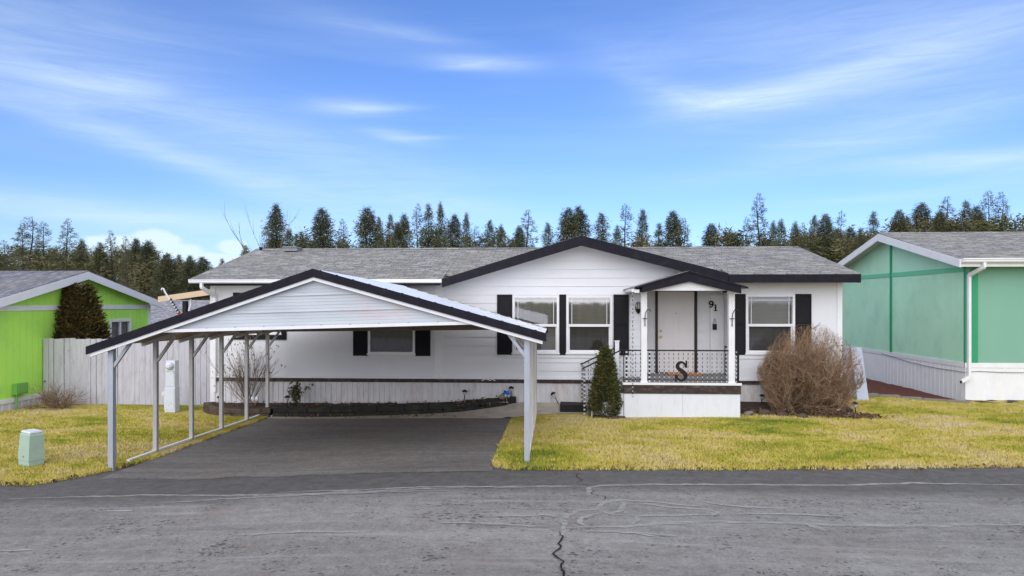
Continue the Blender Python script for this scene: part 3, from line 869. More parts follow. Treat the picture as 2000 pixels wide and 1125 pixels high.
mb = MB(); mb.prism([(1.99, 2.765), (4.0, 2.765), (2.945, 3.02)], 'y', 14.76, 14.78); mb.box(1.98, 4.0, 14.781, W - .018, 2.785, 2.80); mb.build('pediment', M['white_trim'], porch)
mb = MB(); mb.prism([(1.74, 2.80), (1.74, 2.76), (1.76, 2.735), (1.83, 2.735), (1.83, 2.80)], 'y', 14.75, W - .02); mb.box(1.80, 1.90, 14.70, 14.75, 2.72, 2.79); mb.build('porch_gutter', M['white_trim'], porch)

# railings: black iron with twisted balusters
def railing(p, q, n, bottom=True, zfun=None, newels=()):
    p, q = Vector(p), Vector(q)
    mb = MB(); mb.bar(p, q, .035, .028)
    if bottom:
        mb.bar(p - Vector((0, 0, .64)), q - Vector((0, 0, .64)), .016, .012)
        for e in (p, q): mb.bar((e.x, e.y, e.z - .70), (e.x, e.y, e.z + .016), .02, .02, (1, 0, 0))
    r = mb.build('railing', M['iron'], porch)
    for i in range(n):
        c = p.lerp(q, (i + .5) / n)
        m2 = MB(); zb = c.z - .69 if zfun is None else zfun(c)
        m2.bar((c.x, c.y, zb), (c.x, c.y, c.z - .014), .012, .012, (1, 0, 0))
        m2.build('baluster', M['baluster'], r)
    for nx, ny, zb, zt, w in newels:
        m2 = MB(); m2.bar((nx, ny, zb), (nx, ny, zt), w, w, (1, 0, 0)); m2.box(nx - w * .7, nx + w * .7, ny - w * .7, ny + w * .7, zt + .001, zt + .03)
        m2.build('newel_post', M['baluster'], r)
    return r
railing((1.60, FY + .03, 1.47), (4.06, FY + .03, 1.47), 24, True, None, ((1.66, FY + .034, .772, 1.45, .04), (2.155, FY + .036, .772, 1.45, .035)))
railing((4.06, FY + .10, 1.47), (4.06, W - .08, 1.49), 12)
# stairs leading down to the left
n_st = 4; run = .235; dz = .77 / n_st
prof = [(1.598, .70)]
for k in range(1, n_st):
    prof += [(1.598 - (k - 1) * run, .77 - k * dz - .04), (1.598 - k * run, .77 - k * dz - .04)]
prof += [(1.598 - (n_st - 1) * run, -.04), (1.598, -.04)]
for y in (FY + .05, W - .25):
    mb = MB(); mb.prism(prof, 'y', y, y + .035); mb.build('stringer', M['white_trim'], porch)
for k in range(1, n_st):
    mb = MB(); z = .77 - k * dz
    mb.box(1.598 - k * run - .03, 1.598 - (k - 1) * run - .002, FY + .02, W - .19, z - .038, z)
    mb.build('stair_tread', M['tread'], porch)
def stz(c): return .77 + (c.x - 1.6) * (dz / run) * .95 + .02
for y in (FY + .065, W - .2):
    railing((1.585, y, 1.49), (.70, y, 1.06), 7, False, lambda c: max(.08, .77 - math.ceil((1.598 - c.x) / run) * dz), ((.74, y, .04, 1.08, .018),))
mb = MB(); mb.box(1.50, 1.59, W - .32, W - .23, .60, 1.60); mb.box(1.49, 1.60, W - .33, W - .22, 1.601, 1.63); mb.build('stair_post', M['white_trim'], porch)

# ------------------------------------------------------------------ small things about the porch
o = MB(); glyph(o, 'S', 2.685, .80, .285, .455, FY - .045, FY - .015)
tag(o.build('letter_sign', M['iron']), 'large black serif letter S fixed to the porch railing', 'letter sign')
mb = MB(); n = 8
mb.box(2.84, 3.66, 16.50, 17.03, .772, .788); mb.box(2.86, 3.64, 16.52, 17.01, .7885, .793)
tag(mb.build('doormat', M['mat']), 'tan coir doormat in front of the white front door', 'doormat')
mb = MB(); x, y, z = 4.035, y1 - .001, 1.93
mb.tube([(x - .01, y, 2.10), (x - .01, y - .03, 2.10), (x, y - .04, 2.085), (x + .012, y - .04, 2.105)], .007, 6)
lockbox = thing('lockbox', 'black key lockbox hanging from a hook below the house number', 'lockbox', (x, y - .03, z))
mb.build('hook', M['iron'], lockbox)
mb = MB(); mb.tube([(x - .028, y - .03, z + .05), (x - .028, y - .03, z + .11), (x - .015, y - .03, z + .135), (x + .015, y - .03, z + .135), (x + .028, y - .03, z + .11), (x + .028, y - .03, z + .05)], .008, 6); mb.build('shackle', M['steel'], lockbox)
mb = MB(); mb.box(x - .045, x + .045, y - .055, y - .004, z - .09, z + .05); mb.box(x - .03, x + .03, y - .061, y - .0555, z - .07, z + .02); mb.build('body', M['iron'], lockbox)
# rain chain from the porch gutter
mb = MB(); z = 2.72; i = 0; rx, ry = 1.775, 14.82
while z > .50:
    h = .085
    a = 0 if i % 2 else PI / 2
    c, s_ = math.cos(a), math.sin(a)
    pts = [(rx + c * .015 * math.cos(t), ry + s_ * .015 * math.cos(t), z - h / 2 + h / 2 * math.sin(t)) for t in [k * PI / 4 for k in range(9)]]
    mb.tube(pts, .0045, 5, False)
    z -= h * .82; i += 1
tag(mb.build('rain_chain', M['baluster']), 'thin rain chain hanging from the porch gutter past the railing', 'rain chain')
mb = MB(); z0 = zg(.5, 15.7)
mb.prism([(.22, z0 + .012), (.82, z0 + .012), (.82, z0 + .15), (.24, z0 + .165)], 'y', 15.45, 15.95)
mb.box(.26, .80, 15.44, 15.449, z0 + .03, z0 + .13)
tag(mb.build('low_step', M['dark_rubber']), 'low black step block at the foot of the porch stairs', 'step')

# ------------------------------------------------------------------ carport
cp = thing('carport', 'open white metal carport with black trim standing over the driveway', 'carport', (-3.44, 12.7, zg(-3.44, 12.7)))
CF, CB = 9.75, 15.62
def cz(side, y):
    t = (y - CF) / (CB - CF)
    if side == 'L': return 1.862 + (1.80 - 1.862) * t
    if side == 'R': return 2.075 + (1.91 - 2.075) * t
    return 3.0 + (2.905 - 3.0) * t
CX, CLX, CRX = -3.44, -6.84, -.075
def croof(s, y):   # s in -1..1 from left eave over ridge to right eave
    if s < 0: return (CX + (CLX - CX) * -s, y, cz('M', y) + (cz('L', y) - cz('M', y)) * -s)
    return (CX + (CRX - CX) * s, y, cz('M', y) + (cz('R', y) - cz('M', y)) * s)
def sag(p, d): return (p[0], p[1], p[2] - d)
for side, nm in ((-1, 'L'), (1, 'R')):
    mb = MB(); n = 42
    prof = []
    for i in range(n + 1):
        s = side * i / n
        prof.append((s, 0.0))
        if i < n and i % 3 == 1:
            for ds, h in ((.25, .014), (.5, .014), (.75, 0)): prof.append((s + side * ds / n, h))
    for (sa, ha), (sb, hb) in zip(prof, prof[1:]):
        a0, b0, a1, b1 = (Vector(croof(q, y)) for q, y in ((sa, CF), (sb, CF), (sa, CB), (sb, CB)))
        for v, h in ((a0, ha), (b0, hb), (a1, ha), (b1, hb)): v.z += h
        mb.poly([a0, b0, b1, a1])
    mb.build('roof_sheet', M['roof_white'], cp)
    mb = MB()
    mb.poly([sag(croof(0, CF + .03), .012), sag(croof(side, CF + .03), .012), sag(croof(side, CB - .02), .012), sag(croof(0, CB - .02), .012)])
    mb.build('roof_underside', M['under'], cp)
    for y, h in ((CF - .022, .115), (CB + .002, .10)):
        mb = MB()
        a, b = croof(0, y), croof(side * 1.006, y)
        mb.hexa([sag(a, h), sag(b, h), sag(b, -.006), sag(a, -.006)], [(p[0], p[1] + .02, p[2]) for p in (sag(a, h), sag(b, h), sag(b, -.006), sag(a, -.006))])
        mb.build('roof_trim', M['black_trim'], cp)
    mb = MB(); a, b = croof(0, CF), croof(side * .99, CF)
    mb.hexa([sag(a, .165), sag(b, .165), sag(b, .116), sag(a, .116)], [(p[0], p[1] + .05, p[2]) for p in (sag(a, .165), sag(b, .165), sag(b, .116), sag(a, .116))])
    mb.build('rake_channel', M['white_trim'], cp)
# front gable sheet of horizontal ribs, its lower edge a little out of level
mb = MB()
tilt = .028
def zrake(x, y):
    s = (x - CX) / (CRX - CX) if x > CX else -(x - CX) / (CLX - CX)
    return croof(s, y)[2] - .14
def gable_sheet(mb, y, zbot, zoff):
    # strips of .0475 following a ribbed profile
    prof = []; z = zbot; i = 0
    while z < 2.95:
        k = i % 5
        prof += [(z, 0), (z + .034, 0), (z + .038, -.004 if k != 4 else -.02), (z + .047, -.004 if k != 4 else -.02)]
        z += .0475; i += 1
    def ext(z):   # x range below the rake at this tilted level
        xs = [CLX + i * (CRX - CLX) / 400 for i in range(401)]
        ok = [x for x in xs if zrake(x, CF) > z + tilt * (x - CX) * zoff]
        return (ok[0], ok[-1]) if ok else None
    for (za, ya), (zb, yb) in zip(prof, prof[1:]):
        ea, eb = ext(za), ext(zb)
        if not ea or not eb: break
        f = lambda x, z: z + tilt * (x - CX) * zoff
        mb.poly([(ea[0], y + ya, f(ea[0], za)), (ea[1], y + ya, f(ea[1], za)), (eb[1], y + yb, f(eb[1], zb)), (eb[0], y + yb, f(eb[0], zb))])
gable_sheet(mb, CF + .09, 2.155, 1)
mb.build('gable_panel', M['gable_metal'], cp)
mb = MB()
a, b = (-5.85, CF + .06, 2.155 - .028 * 2.41), (-1.05, CF + .06, 2.155 + .028 * 2.39)
mb.bar(a, b, .05, .045); mb.build('gable_trim', M['white_trim'], cp)
mb = MB()
for i in range(11):
    x = -5.5 + i * .43; z = 2.175 + tilt * (x - CX); mb.lathe((x, CF + .077, z), [(.008, -.008), (.013, 0), (.008, .008)], 6)
mb.build('screw', M['iron'], cp)  # small dark screws along the lower edge of the gable panel
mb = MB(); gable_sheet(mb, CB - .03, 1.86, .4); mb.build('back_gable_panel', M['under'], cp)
# frame: six bows
PY = [9.90, 11.04, 12.18, 13.32, 14.46, 15.55]
PXL, PXR = -6.57, -.335
for i, y in enumerate(PY):
    w = .078 if i == 0 else .066
    for X, side in ((PXL, -1), (PXR, 1)):
        s = (X - CX) / ((CRX - CX) if side > 0 else (CX - CLX))
        top = croof(abs(s) * side, y)
        zb = zg(X, y)
        mat = M['steel'] if i == 0 else (M['steel_dull'] if side < 0 else (M['steel_dull'], M['post_lit'])[i % 2 == 0])  # pale and dull copies alternate in the right row, imitating lit and shaded faces
        mb = MB(); mb.bar((X, y, zb - .04), (X, y, top[2] - .05), w, w, (1, 0, 0))
        mb.box(X - .055, X + .055, y - .055, y + .055, zb - .02, zb + .008)
        p = mb.build('post', mat, cp)
        mb = MB(); xi = X - side * .335
        si = (xi - CX) / ((CRX - CX) if side > 0 else (CX - CLX))
        mb.bar((X - side * .03, y, top[2] - .40), (xi, y, croof(abs(si) * side, y)[2] - .09), .045, .045, (0, 1, 0))
        mb.build('knee_brace', mat, p)
    if i > 0:
        mb = MB()
        for side in (-1, 1):
            mb.bar(sag(croof(0, y), .055), sag(croof(side * .99, y), .055), .05, .055)
        mb.build('rafter', M['steel_dull'], cp)
for X in (PXL, PXR):
    mb = MB(); ys = PY if X == PXR else [PY[0] + .35] + PY[1:]
    for ya, yb in zip(ys, ys[1:]):
        mb.bar((X, ya + .034, zg(X, ya) + .035), (X, yb - .034, zg(X, yb) + .035), .06, .06)
    mb.build('base_rail', M['white_trim'] if X == PXL else M['roof_white'], cp)
for s in (-.72, -.36, .36, .72):
    mb = MB(); mb.bar(sag(croof(s, CF + .15), .03), sag(croof(s, CB - .05), .03), .05, .025); mb.build('purlin', M['steel_dull'], cp)

# ------------------------------------------------------------------ lime green neighbour
GX = -12.85
gh = thing('house', 'lime green house with white trim and blue-grey roof beyond the grey fence', 'house', (-16, 17.8, -.1))
GY0, GYR, GY1 = 14.6, 18.0, 21.24
def gtop(y): return 3.36 - (GYR - y) * .25 if y < GYR else 3.36 - (y - GYR) * .232
mb = MB()
gw = (19.22, 20.25, 1.05, 2.02)
rects_with_holes(mb, GY0, GY1, .22, 2.3, GX, [(gw[0] + .02, gw[1] - .02, gw[2] + .02, gw[3] - .02)], 'y')
mb.poly([(GX, GY0, 2.3), (GX, GY1, 2.3), (GX, GY1, gtop(GY1) - .1), (GX, GYR, gtop(GYR) - .1), (GX, GY0, gtop(GY0) - .1)])
for y in (GY0, GY1): mb.poly([(-26, y, .2), (GX, y, .2), (GX, y, 2.46), (-26, y, 2.46)])
mb.poly([(-26, GY0, .2), (GX, GY0, .2), (GX, GY1, .2), (-26, GY1, .2)])
mb.build('wall', M['green_wall'], gh)
mb = MB()
slab(mb, (-26, 14.3, gtop(14.3)), (-12.62, 14.3, gtop(14.3)), (-12.62, GYR, 3.38), (-26, GYR, 3.38), .06)
slab(mb, (-12.62, 21.56, gtop(21.56)), (-26, 21.56, gtop(21.56)), (-26, GYR + .001, 3.38), (-12.62, GYR + .001, 3.38), .06)
mb.build('roof', M['shingle_blue'], gh)
mb = MB()
for ya, yb in ((14.28, GYR - .002), (GYR + .002, 21.58)):
    za, zb = gtop(ya), gtop(yb)
    mb.prism([(ya, za - .215), (yb, zb - .215), (yb, zb - .012), (ya, za - .012)], 'x', -12.64, -12.60)
mb.box(-26, -12.64, 14.26, 14.30, gtop(14.28) - .2, gtop(14.28) - .03)
mb.build('fascia', M['white_trim'], gh)
mb = MB()
for ya, yb in ((14.32, GYR), (GYR, 21.5)):
    mb.poly([(GX, ya, gtop(ya) - .11), (-12.645, ya, gtop(ya) - .11), (-12.645, yb, gtop(yb) - .11), (GX, yb, gtop(yb) - .11)])
mb.build('soffit', M['soffit'], gh)
mb = MB()
mb.box(GX, GX + .022, GY0, GY1 - .05, 2.31, 2.435)
mb.box(GX, GX + .020, GYR - .04, GYR + .04, 2.44, 3.24)
mb.box(GX - .04, GX + .026, GY1 - .085, GY1 + .02, .23, 2.44)
mb.box(GX, GX + .024, GY0, GY1 - .09, .12, .225)
mb.build('trim', M['white_trim'], gh)
mb = MB(); ribbed(mb, GY0, GY1, lambda y: -.2, .12, GX, .2, .01, 'y', 1); mb.build('skirting', M['white_skirt'], gh)
mb = MB(); f = .085; a, b_, c, d = gw
mb.box(GX - .05, GX + .035, a, a + f, c, d); mb.box(GX - .05, GX + .035, b_ - f, b_, c, d)
mb.box(GX - .05, GX + .035, a + f, b_ - f, c, c + f); mb.box(GX - .05, GX + .035, a + f, b_ - f, d - f, d)
mb.box(GX - .045, GX + .02, (a + b_) / 2 - .03, (a + b_) / 2 + .03, c + f, d - f)
w = mb.build('window', M['white_trim'], gh)
mb = MB(); mb.poly([(GX - .01, a + f, c + f), (GX - .01, b_ - f, c + f), (GX - .01, b_ - f, d - f), (GX - .01, a + f, d - f)]); mb.build('pane', M['glass'], w)
m2 = drape(a, b_, c, d, 0, .02, 8)
m2.v = [(GX - .09 + v[1], v[0], v[2]) for v in m2.v]; m2.build('curtain', M['curtain_pale'] if 'curtain_pale' in M else M['curtain'], w, True)
mb = MB(); mb.box(GX + .001, GX + .13, 15.62, 15.98, .30, .56); mb.box(GX + .131, GX + .14, 15.66, 15.94, .33, .53)
mb.tube([(GX + .06, 15.70, .30), (GX + .06, 15.70, .12), (GX + .06, 15.68, -.15)], .022, 8); mb.build('utility_box', M['green_sheet'], gh)

# ------------------------------------------------------------------ mint neighbour
MX, MY0, MYR, MY1 = 10.35, 17.65, 21.35, 25.05
mh = thing('house', 'mint green house with white eaves and grey shingle roof at far right', 'house', (15, 21, 0))
def mtop(y): return 4.60 - abs(y - MYR) * .2475
mb = MB()
mb.poly([(MX, MY0, .95), (MX, MY1, .95), (MX, MY1, mtop(MY1) - .1), (MX, MYR, mtop(MYR) - .1), (MX, MY0, mtop(MY0) - .1)])
mb.poly([(MX, MY1, .95), (24, MY1, .95), (24, MY1, 3.6), (MX, MY1, 3.6)])
mb.build('wall', M['mint_wall'], mh)
mb = MB(); mb.poly([(MX, MY0, .95), (24, MY0, .95), (24, MY0, 3.56), (MX, MY0, 3.56)]); mb.build('front_wall', M['mint_front'], mh)
mb = MB()
slab(mb, (9.97, 17.22, mtop(17.22)), (24, 17.22, mtop(17.22)), (24, MYR, 4.62), (9.97, MYR, 4.62), .06)
slab(mb, (24, 25.5, mtop(25.5)), (9.97, 25.5, mtop(25.5)), (9.97, MYR + .001, 4.62), (24, MYR + .001, 4.62), .06)
x = 9.97
while x < 24:
    mb.prism([(MYR - .14, 4.585), (MYR, 4.64 + .006 * random.random()), (MYR + .14, 4.585)], 'x', x, x + .30); x += .304
mb.build('roof', M['shingle'], mh)
mb = MB()
for ya, yb in ((17.20, MYR - .003), (MYR + .003, 25.5)):
    mb.prism([(ya, mtop(ya) - .205), (yb, mtop(yb) - .225), (yb, mtop(yb) - .008), (ya, mtop(ya) - .008)], 'x', 9.95, 9.985)
mb.box(9.99, 24, 17.225, 17.25, mtop(17.2) - .19, mtop(17.2) - .03)
mb.box(MX - .022, MX - .001, MY0 - .02, MY1, .885, 1.0)
mb.box(MX - .022, 24, MY0 - .022, MY0 - .001, .885, 1.005)
mb.build('fascia', M['white_trim'], mh)
mb = MB(); mb.prism([(17.10, 3.585), (17.09, 3.565), (17.11, 3.55), (17.115, 3.50), (17.15, 3.475), (17.222, 3.475), (17.222, 3.58)], 'x', 9.99, 24)
gut = mb.build('gutter', M['white_trim'], mh)
mb = MB()
mb.bar((10.50, 17.16, 3.48), (10.50, 17.16, 3.36), .085, .065, (1, 0, 0)); mb.bar((10.50, 17.16, 3.37), (10.40, 17.57, 3.19), .085, .065, (1, 0, 0))
mb.bar((10.40, 17.585, 3.21), (10.40, 17.585, .66), .085, .065, (1, 0, 0)); mb.bar((10.42, 17.58, .67), (10.18, 17.52, .55), .08, .065, (0, 1, 0))
mb.build('downspout', M['white_trim'], gut)
mb = MB(); mb.box(10.155, 10.165, 17.485, 17.54, .505, .57); mb.build('drain_mouth', M['dark_rubber'], mh)
mb = MB(); mb.poly([(9.99, 17.25, 3.41), (24, 17.25, 3.41), (24, MY0, 3.41), (9.99, MY0, 3.41)])
for ya, yb in ((17.25, MYR), (MYR, 25.4)): mb.poly([(9.99, ya, mtop(ya) - .11), (MX, ya, mtop(ya) - .11), (MX, yb, mtop(yb) - .11), (9.99, yb, mtop(yb) - .11)])
mb.build('eave_lining', M['soffit'], mh)
mb = MB(); mb.box(MX - .018, MX - .001, MY0 + .05, MY1, 3.28, 3.405); mb.build('band_board', M['mint_band'], mh)
mb = MB(); mb.box(MX - .026, MX - .002, MYR - .055, MYR + .055, 1.0, 4.36)
mb.box(MX + .13, MX + .29, MY0 - .026, MY0 - .002, 1.006, 3.42)
mb.box(MX - .012, MX + .02, MY0 - .010, MY0 + .05, 1.006, 3.42); mb.build('batten', M['mint_trim'], mh)
mb = MB()
ribbed(mb, MY0, MY1, lambda y: -.1, .885, MX - .005, .2, .005, 'y', -1)
ribbed(mb, MX - .005, 24, lambda x: -.1, .885, MY0 - .006, .25, .006)
mb.build('skirting', M['white_skirt2'], mh)
mb = MB()
pts = [(MX - .03, 21.9 - i * .43, .93 - .17 * math.sin(min(1, i / 9) * PI * .62)) for i in range(10)] + [(MX - .03, MY0 - .02, .77)]
pts += [(MX + .3 + i * .5, MY0 - .03, .80 - .03 * math.sin(i * .9)) for i in range(14)]
mb.tube(pts, .010, 5); mb.build('cable', M['lead'], mh)

# ------------------------------------------------------------------ fence, awning, far house
mb = MB(); random.seed(11)
fn = thing('fence', 'weathered pale grey board fence between the lime green house and white house', 'fence', (-10.6, 16.62, -.09))
x = -12.82; i = 0
while x < -8.42:
    w = .142 + random.uniform(-.012, .012)
    t = 1.60 + random.uniform(-.012, .012); y = 16.60 + random.uniform(-.006, .006)
    g_ = .012 if random.random() < .55 else .003
    x1 = min(x + w - g_, -8.415); k = random.uniform(-.006, .006)
    a = [(x, y, -.12 + random.uniform(0, .05)), (x1, y + k, -.12), (x1 + k, y + k, t), (x + k, y, t - random.uniform(0, .008))]
    mb.hexa(a, [(p[0], p[1] + .018, p[2]) for p in a])
    x += w; i += 1
mb.build('board_panel', M['fence'], fn)
mb = MB()
for z in (.25, .85, 1.4): mb.box(-12.84, -8.42, 16.626, 16.66, z, z + .09)
mb.build('rail', M['fence'], fn)
for X in (-12.7, -10.6, -8.55):
    mb = MB(); mb.box(X, X + .09, 16.661, 16.75, -.15, 1.5); mb.build('post', M['fence'], fn)

pc = thing('awning', 'beige edged patio cover on dark posts behind the left end of white house', 'awning', (-9.5, 19.5, -.1))
mb = MB(); slab(mb, (-10.80, 18.28, 2.70), (-8.26, 18.28, 3.05), (-8.26, 21.6, 3.05), (-10.80, 21.6, 2.70), .05); mb.build('roof', M['dark_wood'], pc)
mb = MB(); a = [(-10.80, 18.25, 2.515), (-8.26, 18.25, 2.865), (-8.26, 18.25, 3.02), (-10.80, 18.25, 2.67)]
mb.hexa(a, [(p[0], p[1] + .03, p[2]) for p in a]); mb.build('fascia', M['beige'], pc)
for X, y in ((-10.19, 18.4), (-10.19, 21.4)):
    mb = MB(); mb.box(X, X + .11, y, y + .11, -.12, 2.55); mb.build('post', M['dark_wood'], pc)
mb = MB(); mb.tube([(-9.94, 18.38, 2.60), (-9.94, 18.38, 2.42), (-9.98, 18.38, 2.32), (-9.98, 18.38, -.1)], .03, 8); mb.build('downspout', M['white_trim'], pc)
mb = MB(); mb.box(-9.7, -8.3, 21.5, 21.56, -.1, 2.7); mb.build('back_screen', M['dark_wood'], pc)

fh = thing('house', 'distant pale house with lavender grey roof glimpsed beyond the fence and awning', 'house', (-16, 33, -1))
mb = MB(); slab(mb, (-24, 29.6, 1.35), (-13.2, 29.6, 1.35), (-13.2, 33.2, 2.62), (-24, 33.2, 2.62)); slab(mb, (-13.2, 36.8, 1.35), (-24, 36.8, 1.35), (-24, 33.201, 2.62), (-13.2, 33.201, 2.62)); mb.build('roof', M['shingle_far'], fh)
mb = MB(); mb.box(-23.7, -13.5, 30, 36.4, -1.1, 1.4); mb.build('wall', M['white_trim'], fh)
mb = MB(); mb.box(-24, -13.2, 29.55, 29.6, 1.22, 1.36); mb.build('fascia', M['white_trim'], fh)

hp = thing('garden_pole', 'slanted hooked pole wound with black chain above the carport trim', 'pole', (-9.42, 16.95, -.09))
mb = MB(); mb.box(-9.46, -9.39, 16.92, 16.99, -.12, 2.2); mb.tube([(-9.425, 16.95, 2.15), (-9.70, 16.92, 2.58), (-9.83, 16.92, 2.78), (-9.86, 16.92, 2.86), (-9.90, 16.92, 2.87), (-9.92, 16.92, 2.83)], .022, 8); mb.build('pole', M['resin'], hp)
mb = MB(); mb.tube([(-9.43 - .27 * t + .030 * math.cos(t * 40), 16.93 + .03 * math.sin(t * 40), 2.19 + .42 * t) for t in [i / 60 for i in range(61)]], .016, 5); mb.build('chain', M['iron'], hp)
mb = MB(); mb.box(-9.48, -9.37, 16.90, 17.0, 2.12, 2.24); mb.build('clamp', M['red'], hp)

# ------------------------------------------------------------------ utility boxes
mp = thing('meter_pedestal', 'tall pale electric meter pedestal standing before the grey board fence', 'meter', (-8.85, 15.6, -.09))
mb = MB(); z0 = -.12
mb.box(-9.01, -8.76, 15.5, 15.70, z0, .52); mb.prism([(-8.995, 15.515), (-8.77, 15.515), (-8.77, 15.69), (-8.995, 15.69)], 'z', .521, 1.15); mb.build('cabinet', M['meter_box'], mp)
mb = MB(); mb.box(-8.99, -8.78, 15.488, 15.499, .0, .50); mb.box(-8.98, -8.785, 15.503, 15.514, .55, .93); mb.build('door', M['meter_box'], mp)
mb = MB(); c = Vector((-8.88, 15.514, 1.03)); mb.tube([c, c - Vector((0, .05, 0)), c - Vector((0, .09, 0)), c - Vector((0, .12, 0))], [.09, .09, .075, .04], 16); mb.build('meter', M['resin'], mp)
mb = MB()
for px, pz in ((-8.95, .90), (-8.82, .90), (-8.80, .86), (-8.92, .10), (-8.86, .14)): mb.box(px, px + .03, 15.484, 15.487, pz, pz + .012)
mb.build('latch', M['lead'], mp)
sp = thing('irrigation_pipe', 'short white pipe stub with cap beside the meter pedestal', 'pipe', (-9.23, 15.9, -.09))
mb = MB(); mb.tube([(-9.23, 15.9, -.12), (-9.23, 15.9, .30)], .022, 8); mb.build('pipe', M['resin'], sp)
mb = MB(); mb.box(-9.29, -9.17, 15.86, 15.94, .28, .37); mb.build('cap', M['resin'], sp)

pd = thing('utility_pedestal', 'pale green utility pedestal box leaning on the front lawn', 'utility box', (-7.93, 10.02, 0))
def pedbox(x, z0, z1, w0, w1, d0, d1): return [(-w0, -d0, z0), (w0, -d0, z0), (w0, d0, z0), (-w0, d0, z0)], [(-w1 + x, -d1, z1), (w1 + x, -d1, z1), (w1 + x, d1, z1), (-w1 + x, d1, z1)]
org = Vector((-7.93, 10.02, 0)); rz = Matrix.Rotation(math.radians(-24), 3, 'Z') @ Matrix.Rotation(math.radians(2.2), 3, 'Y')
def pedpart(z0, z1, w0, w1, d0, d1):
    a, b = pedbox(0, z0, z1, w0, w1, d0, d1)
    return [org + rz @ Vector(p) for p in a], [org + rz @ Vector(p) for p in b]
mb = MB(); mb.hexa(*pedpart(-.06, .135, .143, .138, .11, .105)); mb.build('base', M['pedestal'], pd)
mb = MB(); mb.hexa(*pedpart(.12, .50, .146, .132, .115, .10)); mb.hexa(*pedpart(.501, .53, .132, .118, .10, .088)); mb.build('cover', M['pedestal'], pd)
mb = MB(); mb.hexa(*pedpart(.536, .56, .122, .112, .092, .082)); mb.build('lid', M['resin'], pd)
mb = MB(); a, b = pedpart(.17, .195, .01, .01, .125, .122); mb.hexa(a, b); mb.build('lock', M['lead'], pd)

lp = thing('folded_board', 'pale blue-grey folded board standing beside the bare round bush', 'board', (7.45, 17.0, zg(7.45, 17)))
mb = MB(); zb = zg(7.4, 17) - .02
a = [(7.33, 16.72, zb), (7.62, 16.78, zb), (7.52, 16.96, 1.42), (7.25, 16.90, 1.42)]
mb.hexa(a, [(p[0] - .01, p[1] + .03, p[2]) for p in a])
a = [(7.27, 17.22, zb), (7.56, 17.28, zb), (7.51, 17.0, 1.41), (7.24, 16.94, 1.41)]
mb.hexa(a, [(p[0] - .01, p[1] + .03, p[2]) for p in a]); mb.build('panel', M['board_face'], lp)
mb = MB(); mb.bar((7.30, 16.80, .50), (7.59, 16.86, .50), .012, .012); mb.bar((7.345, 16.73, .14), (7.60, 16.785, .14), .012, .012); mb.build('hinge', M['lead'], lp)

# ------------------------------------------------------------------ ground, road, lawn
def lerp_list(tab, x):
    if x <= tab[0][0]: return tab[0][1]
    for (a, ya), (b, yb) in zip(tab, tab[1:]):
        if x <= b: return ya + (yb - ya) * (x - a) / (b - a)
    return tab[-1][1]
def nz(x, s, k): return mnoise.noise(Vector((x * s, k, 0)))
RE = [(-.85, 9.85), (-.78, 9.66), (-.53, 9.53), (0, 9.55), (1.63, 9.74), (3.87, 10.06), (6.89, 10.35), (14, 10.7), (40, 11.5)]
LE = [(-40, 8.4), (-14, 8.95), (-7.6, 9.03), (-7.13, 9.02), (-6.9, 9.28), (-6.6, 9.72), (-6.42, 10.2), (-6.36, 10.6)]
def eR(x): return lerp_list(RE, x) + .045 * nz(x, 1.3, 3) + .03 * nz(x, 5, 9)
def eL(x): return lerp_list(LE, x) + .05 * nz(x, 1.5, 5) + .03 * nz(x, 6, 2)
def sheet(name, cols, mat, kind='structure', nrow=40):
    """cols: list of (x, y0, y1, dz) columns; a sheet hung on the terrain"""
    vs, fs = [], []
    for x0, ya, x1, yb, dz0, dz1 in cols:
        for j in range(nrow + 1):
            t = j / nrow
            x, y = x0 + (x1 - x0) * t, ya + (yb - ya) * t
            vs.append((x, y, zg(x, y) + dz0 + (dz1 - dz0) * t))
    n = nrow + 1
    for i in range(len(cols) - 1):
        for j in range(nrow):
            fs.append((i * n + j, (i + 1) * n + j, (i + 1) * n + j + 1, i * n + j + 1))
    mb = MB(); mb.mesh(vs, fs)
    return tag(mb.build(name, mat, None, True), kind=kind)
def frange(a, b, s):
    n = max(1, round((b - a) / s)); return [a + (b - a) * i / n for i in range(n + 1)]
sheet('road', [(x, -14, x, 12.0, 0, 0) for x in frange(-60, 60, .6)], M['road'], nrow=60)
sheet('driveway', [(-6.40 + .035 * nz(y, 2, 1), y, -.80 + .05 * nz(y, 2, 7), y, .004, .004) for y in frange(9.52, 14.93, .15)], M['drive'], nrow=60)
me = bpy.data.objects['driveway'].data
for v in me.vertices:
    if v.co.y < 9.53: v.co.y -= .10 + .30 * abs(nz(v.co.x, .9, 4)) + .10 * abs(nz(v.co.x, 3.5, 2))
bpy.data.objects['driveway'].data.flip_normals()
def ztop(t): return .03
sheet('lawn', [(x, eR(x), x, 17.6 if x < 9.8 else 17.7, .012, .03) for x in frange(-.80, 40, .1 if True else 1)][:], M['lawn'], nrow=50)
o = sheet('lawn', [(x, eL(x), x, 17.0, .012, .03) for x in frange(-40, -6.36, .12)], M['lawn'], nrow=50)
mb = MB()
ys = [17.0, 24, 28, 40, 70, 120, 300, 900, 2500]; zs_ = [-.14, -.15, -1.05, -1.1, -1.0, -1, -1, -1, -1]
xs = [-2500, -300, -100, -40, -20, -10, 0, 10, 20, 40, 100, 300, 2500]
for (ya, za), (yb, zb) in zip(zip(ys, zs_), zip(ys[1:], zs_[1:])):
    for xa, xb in zip(xs, xs[1:]): mb.poly([(xa, ya, za), (xb, ya, za), (xb, yb, zb), (xa, yb, zb)])
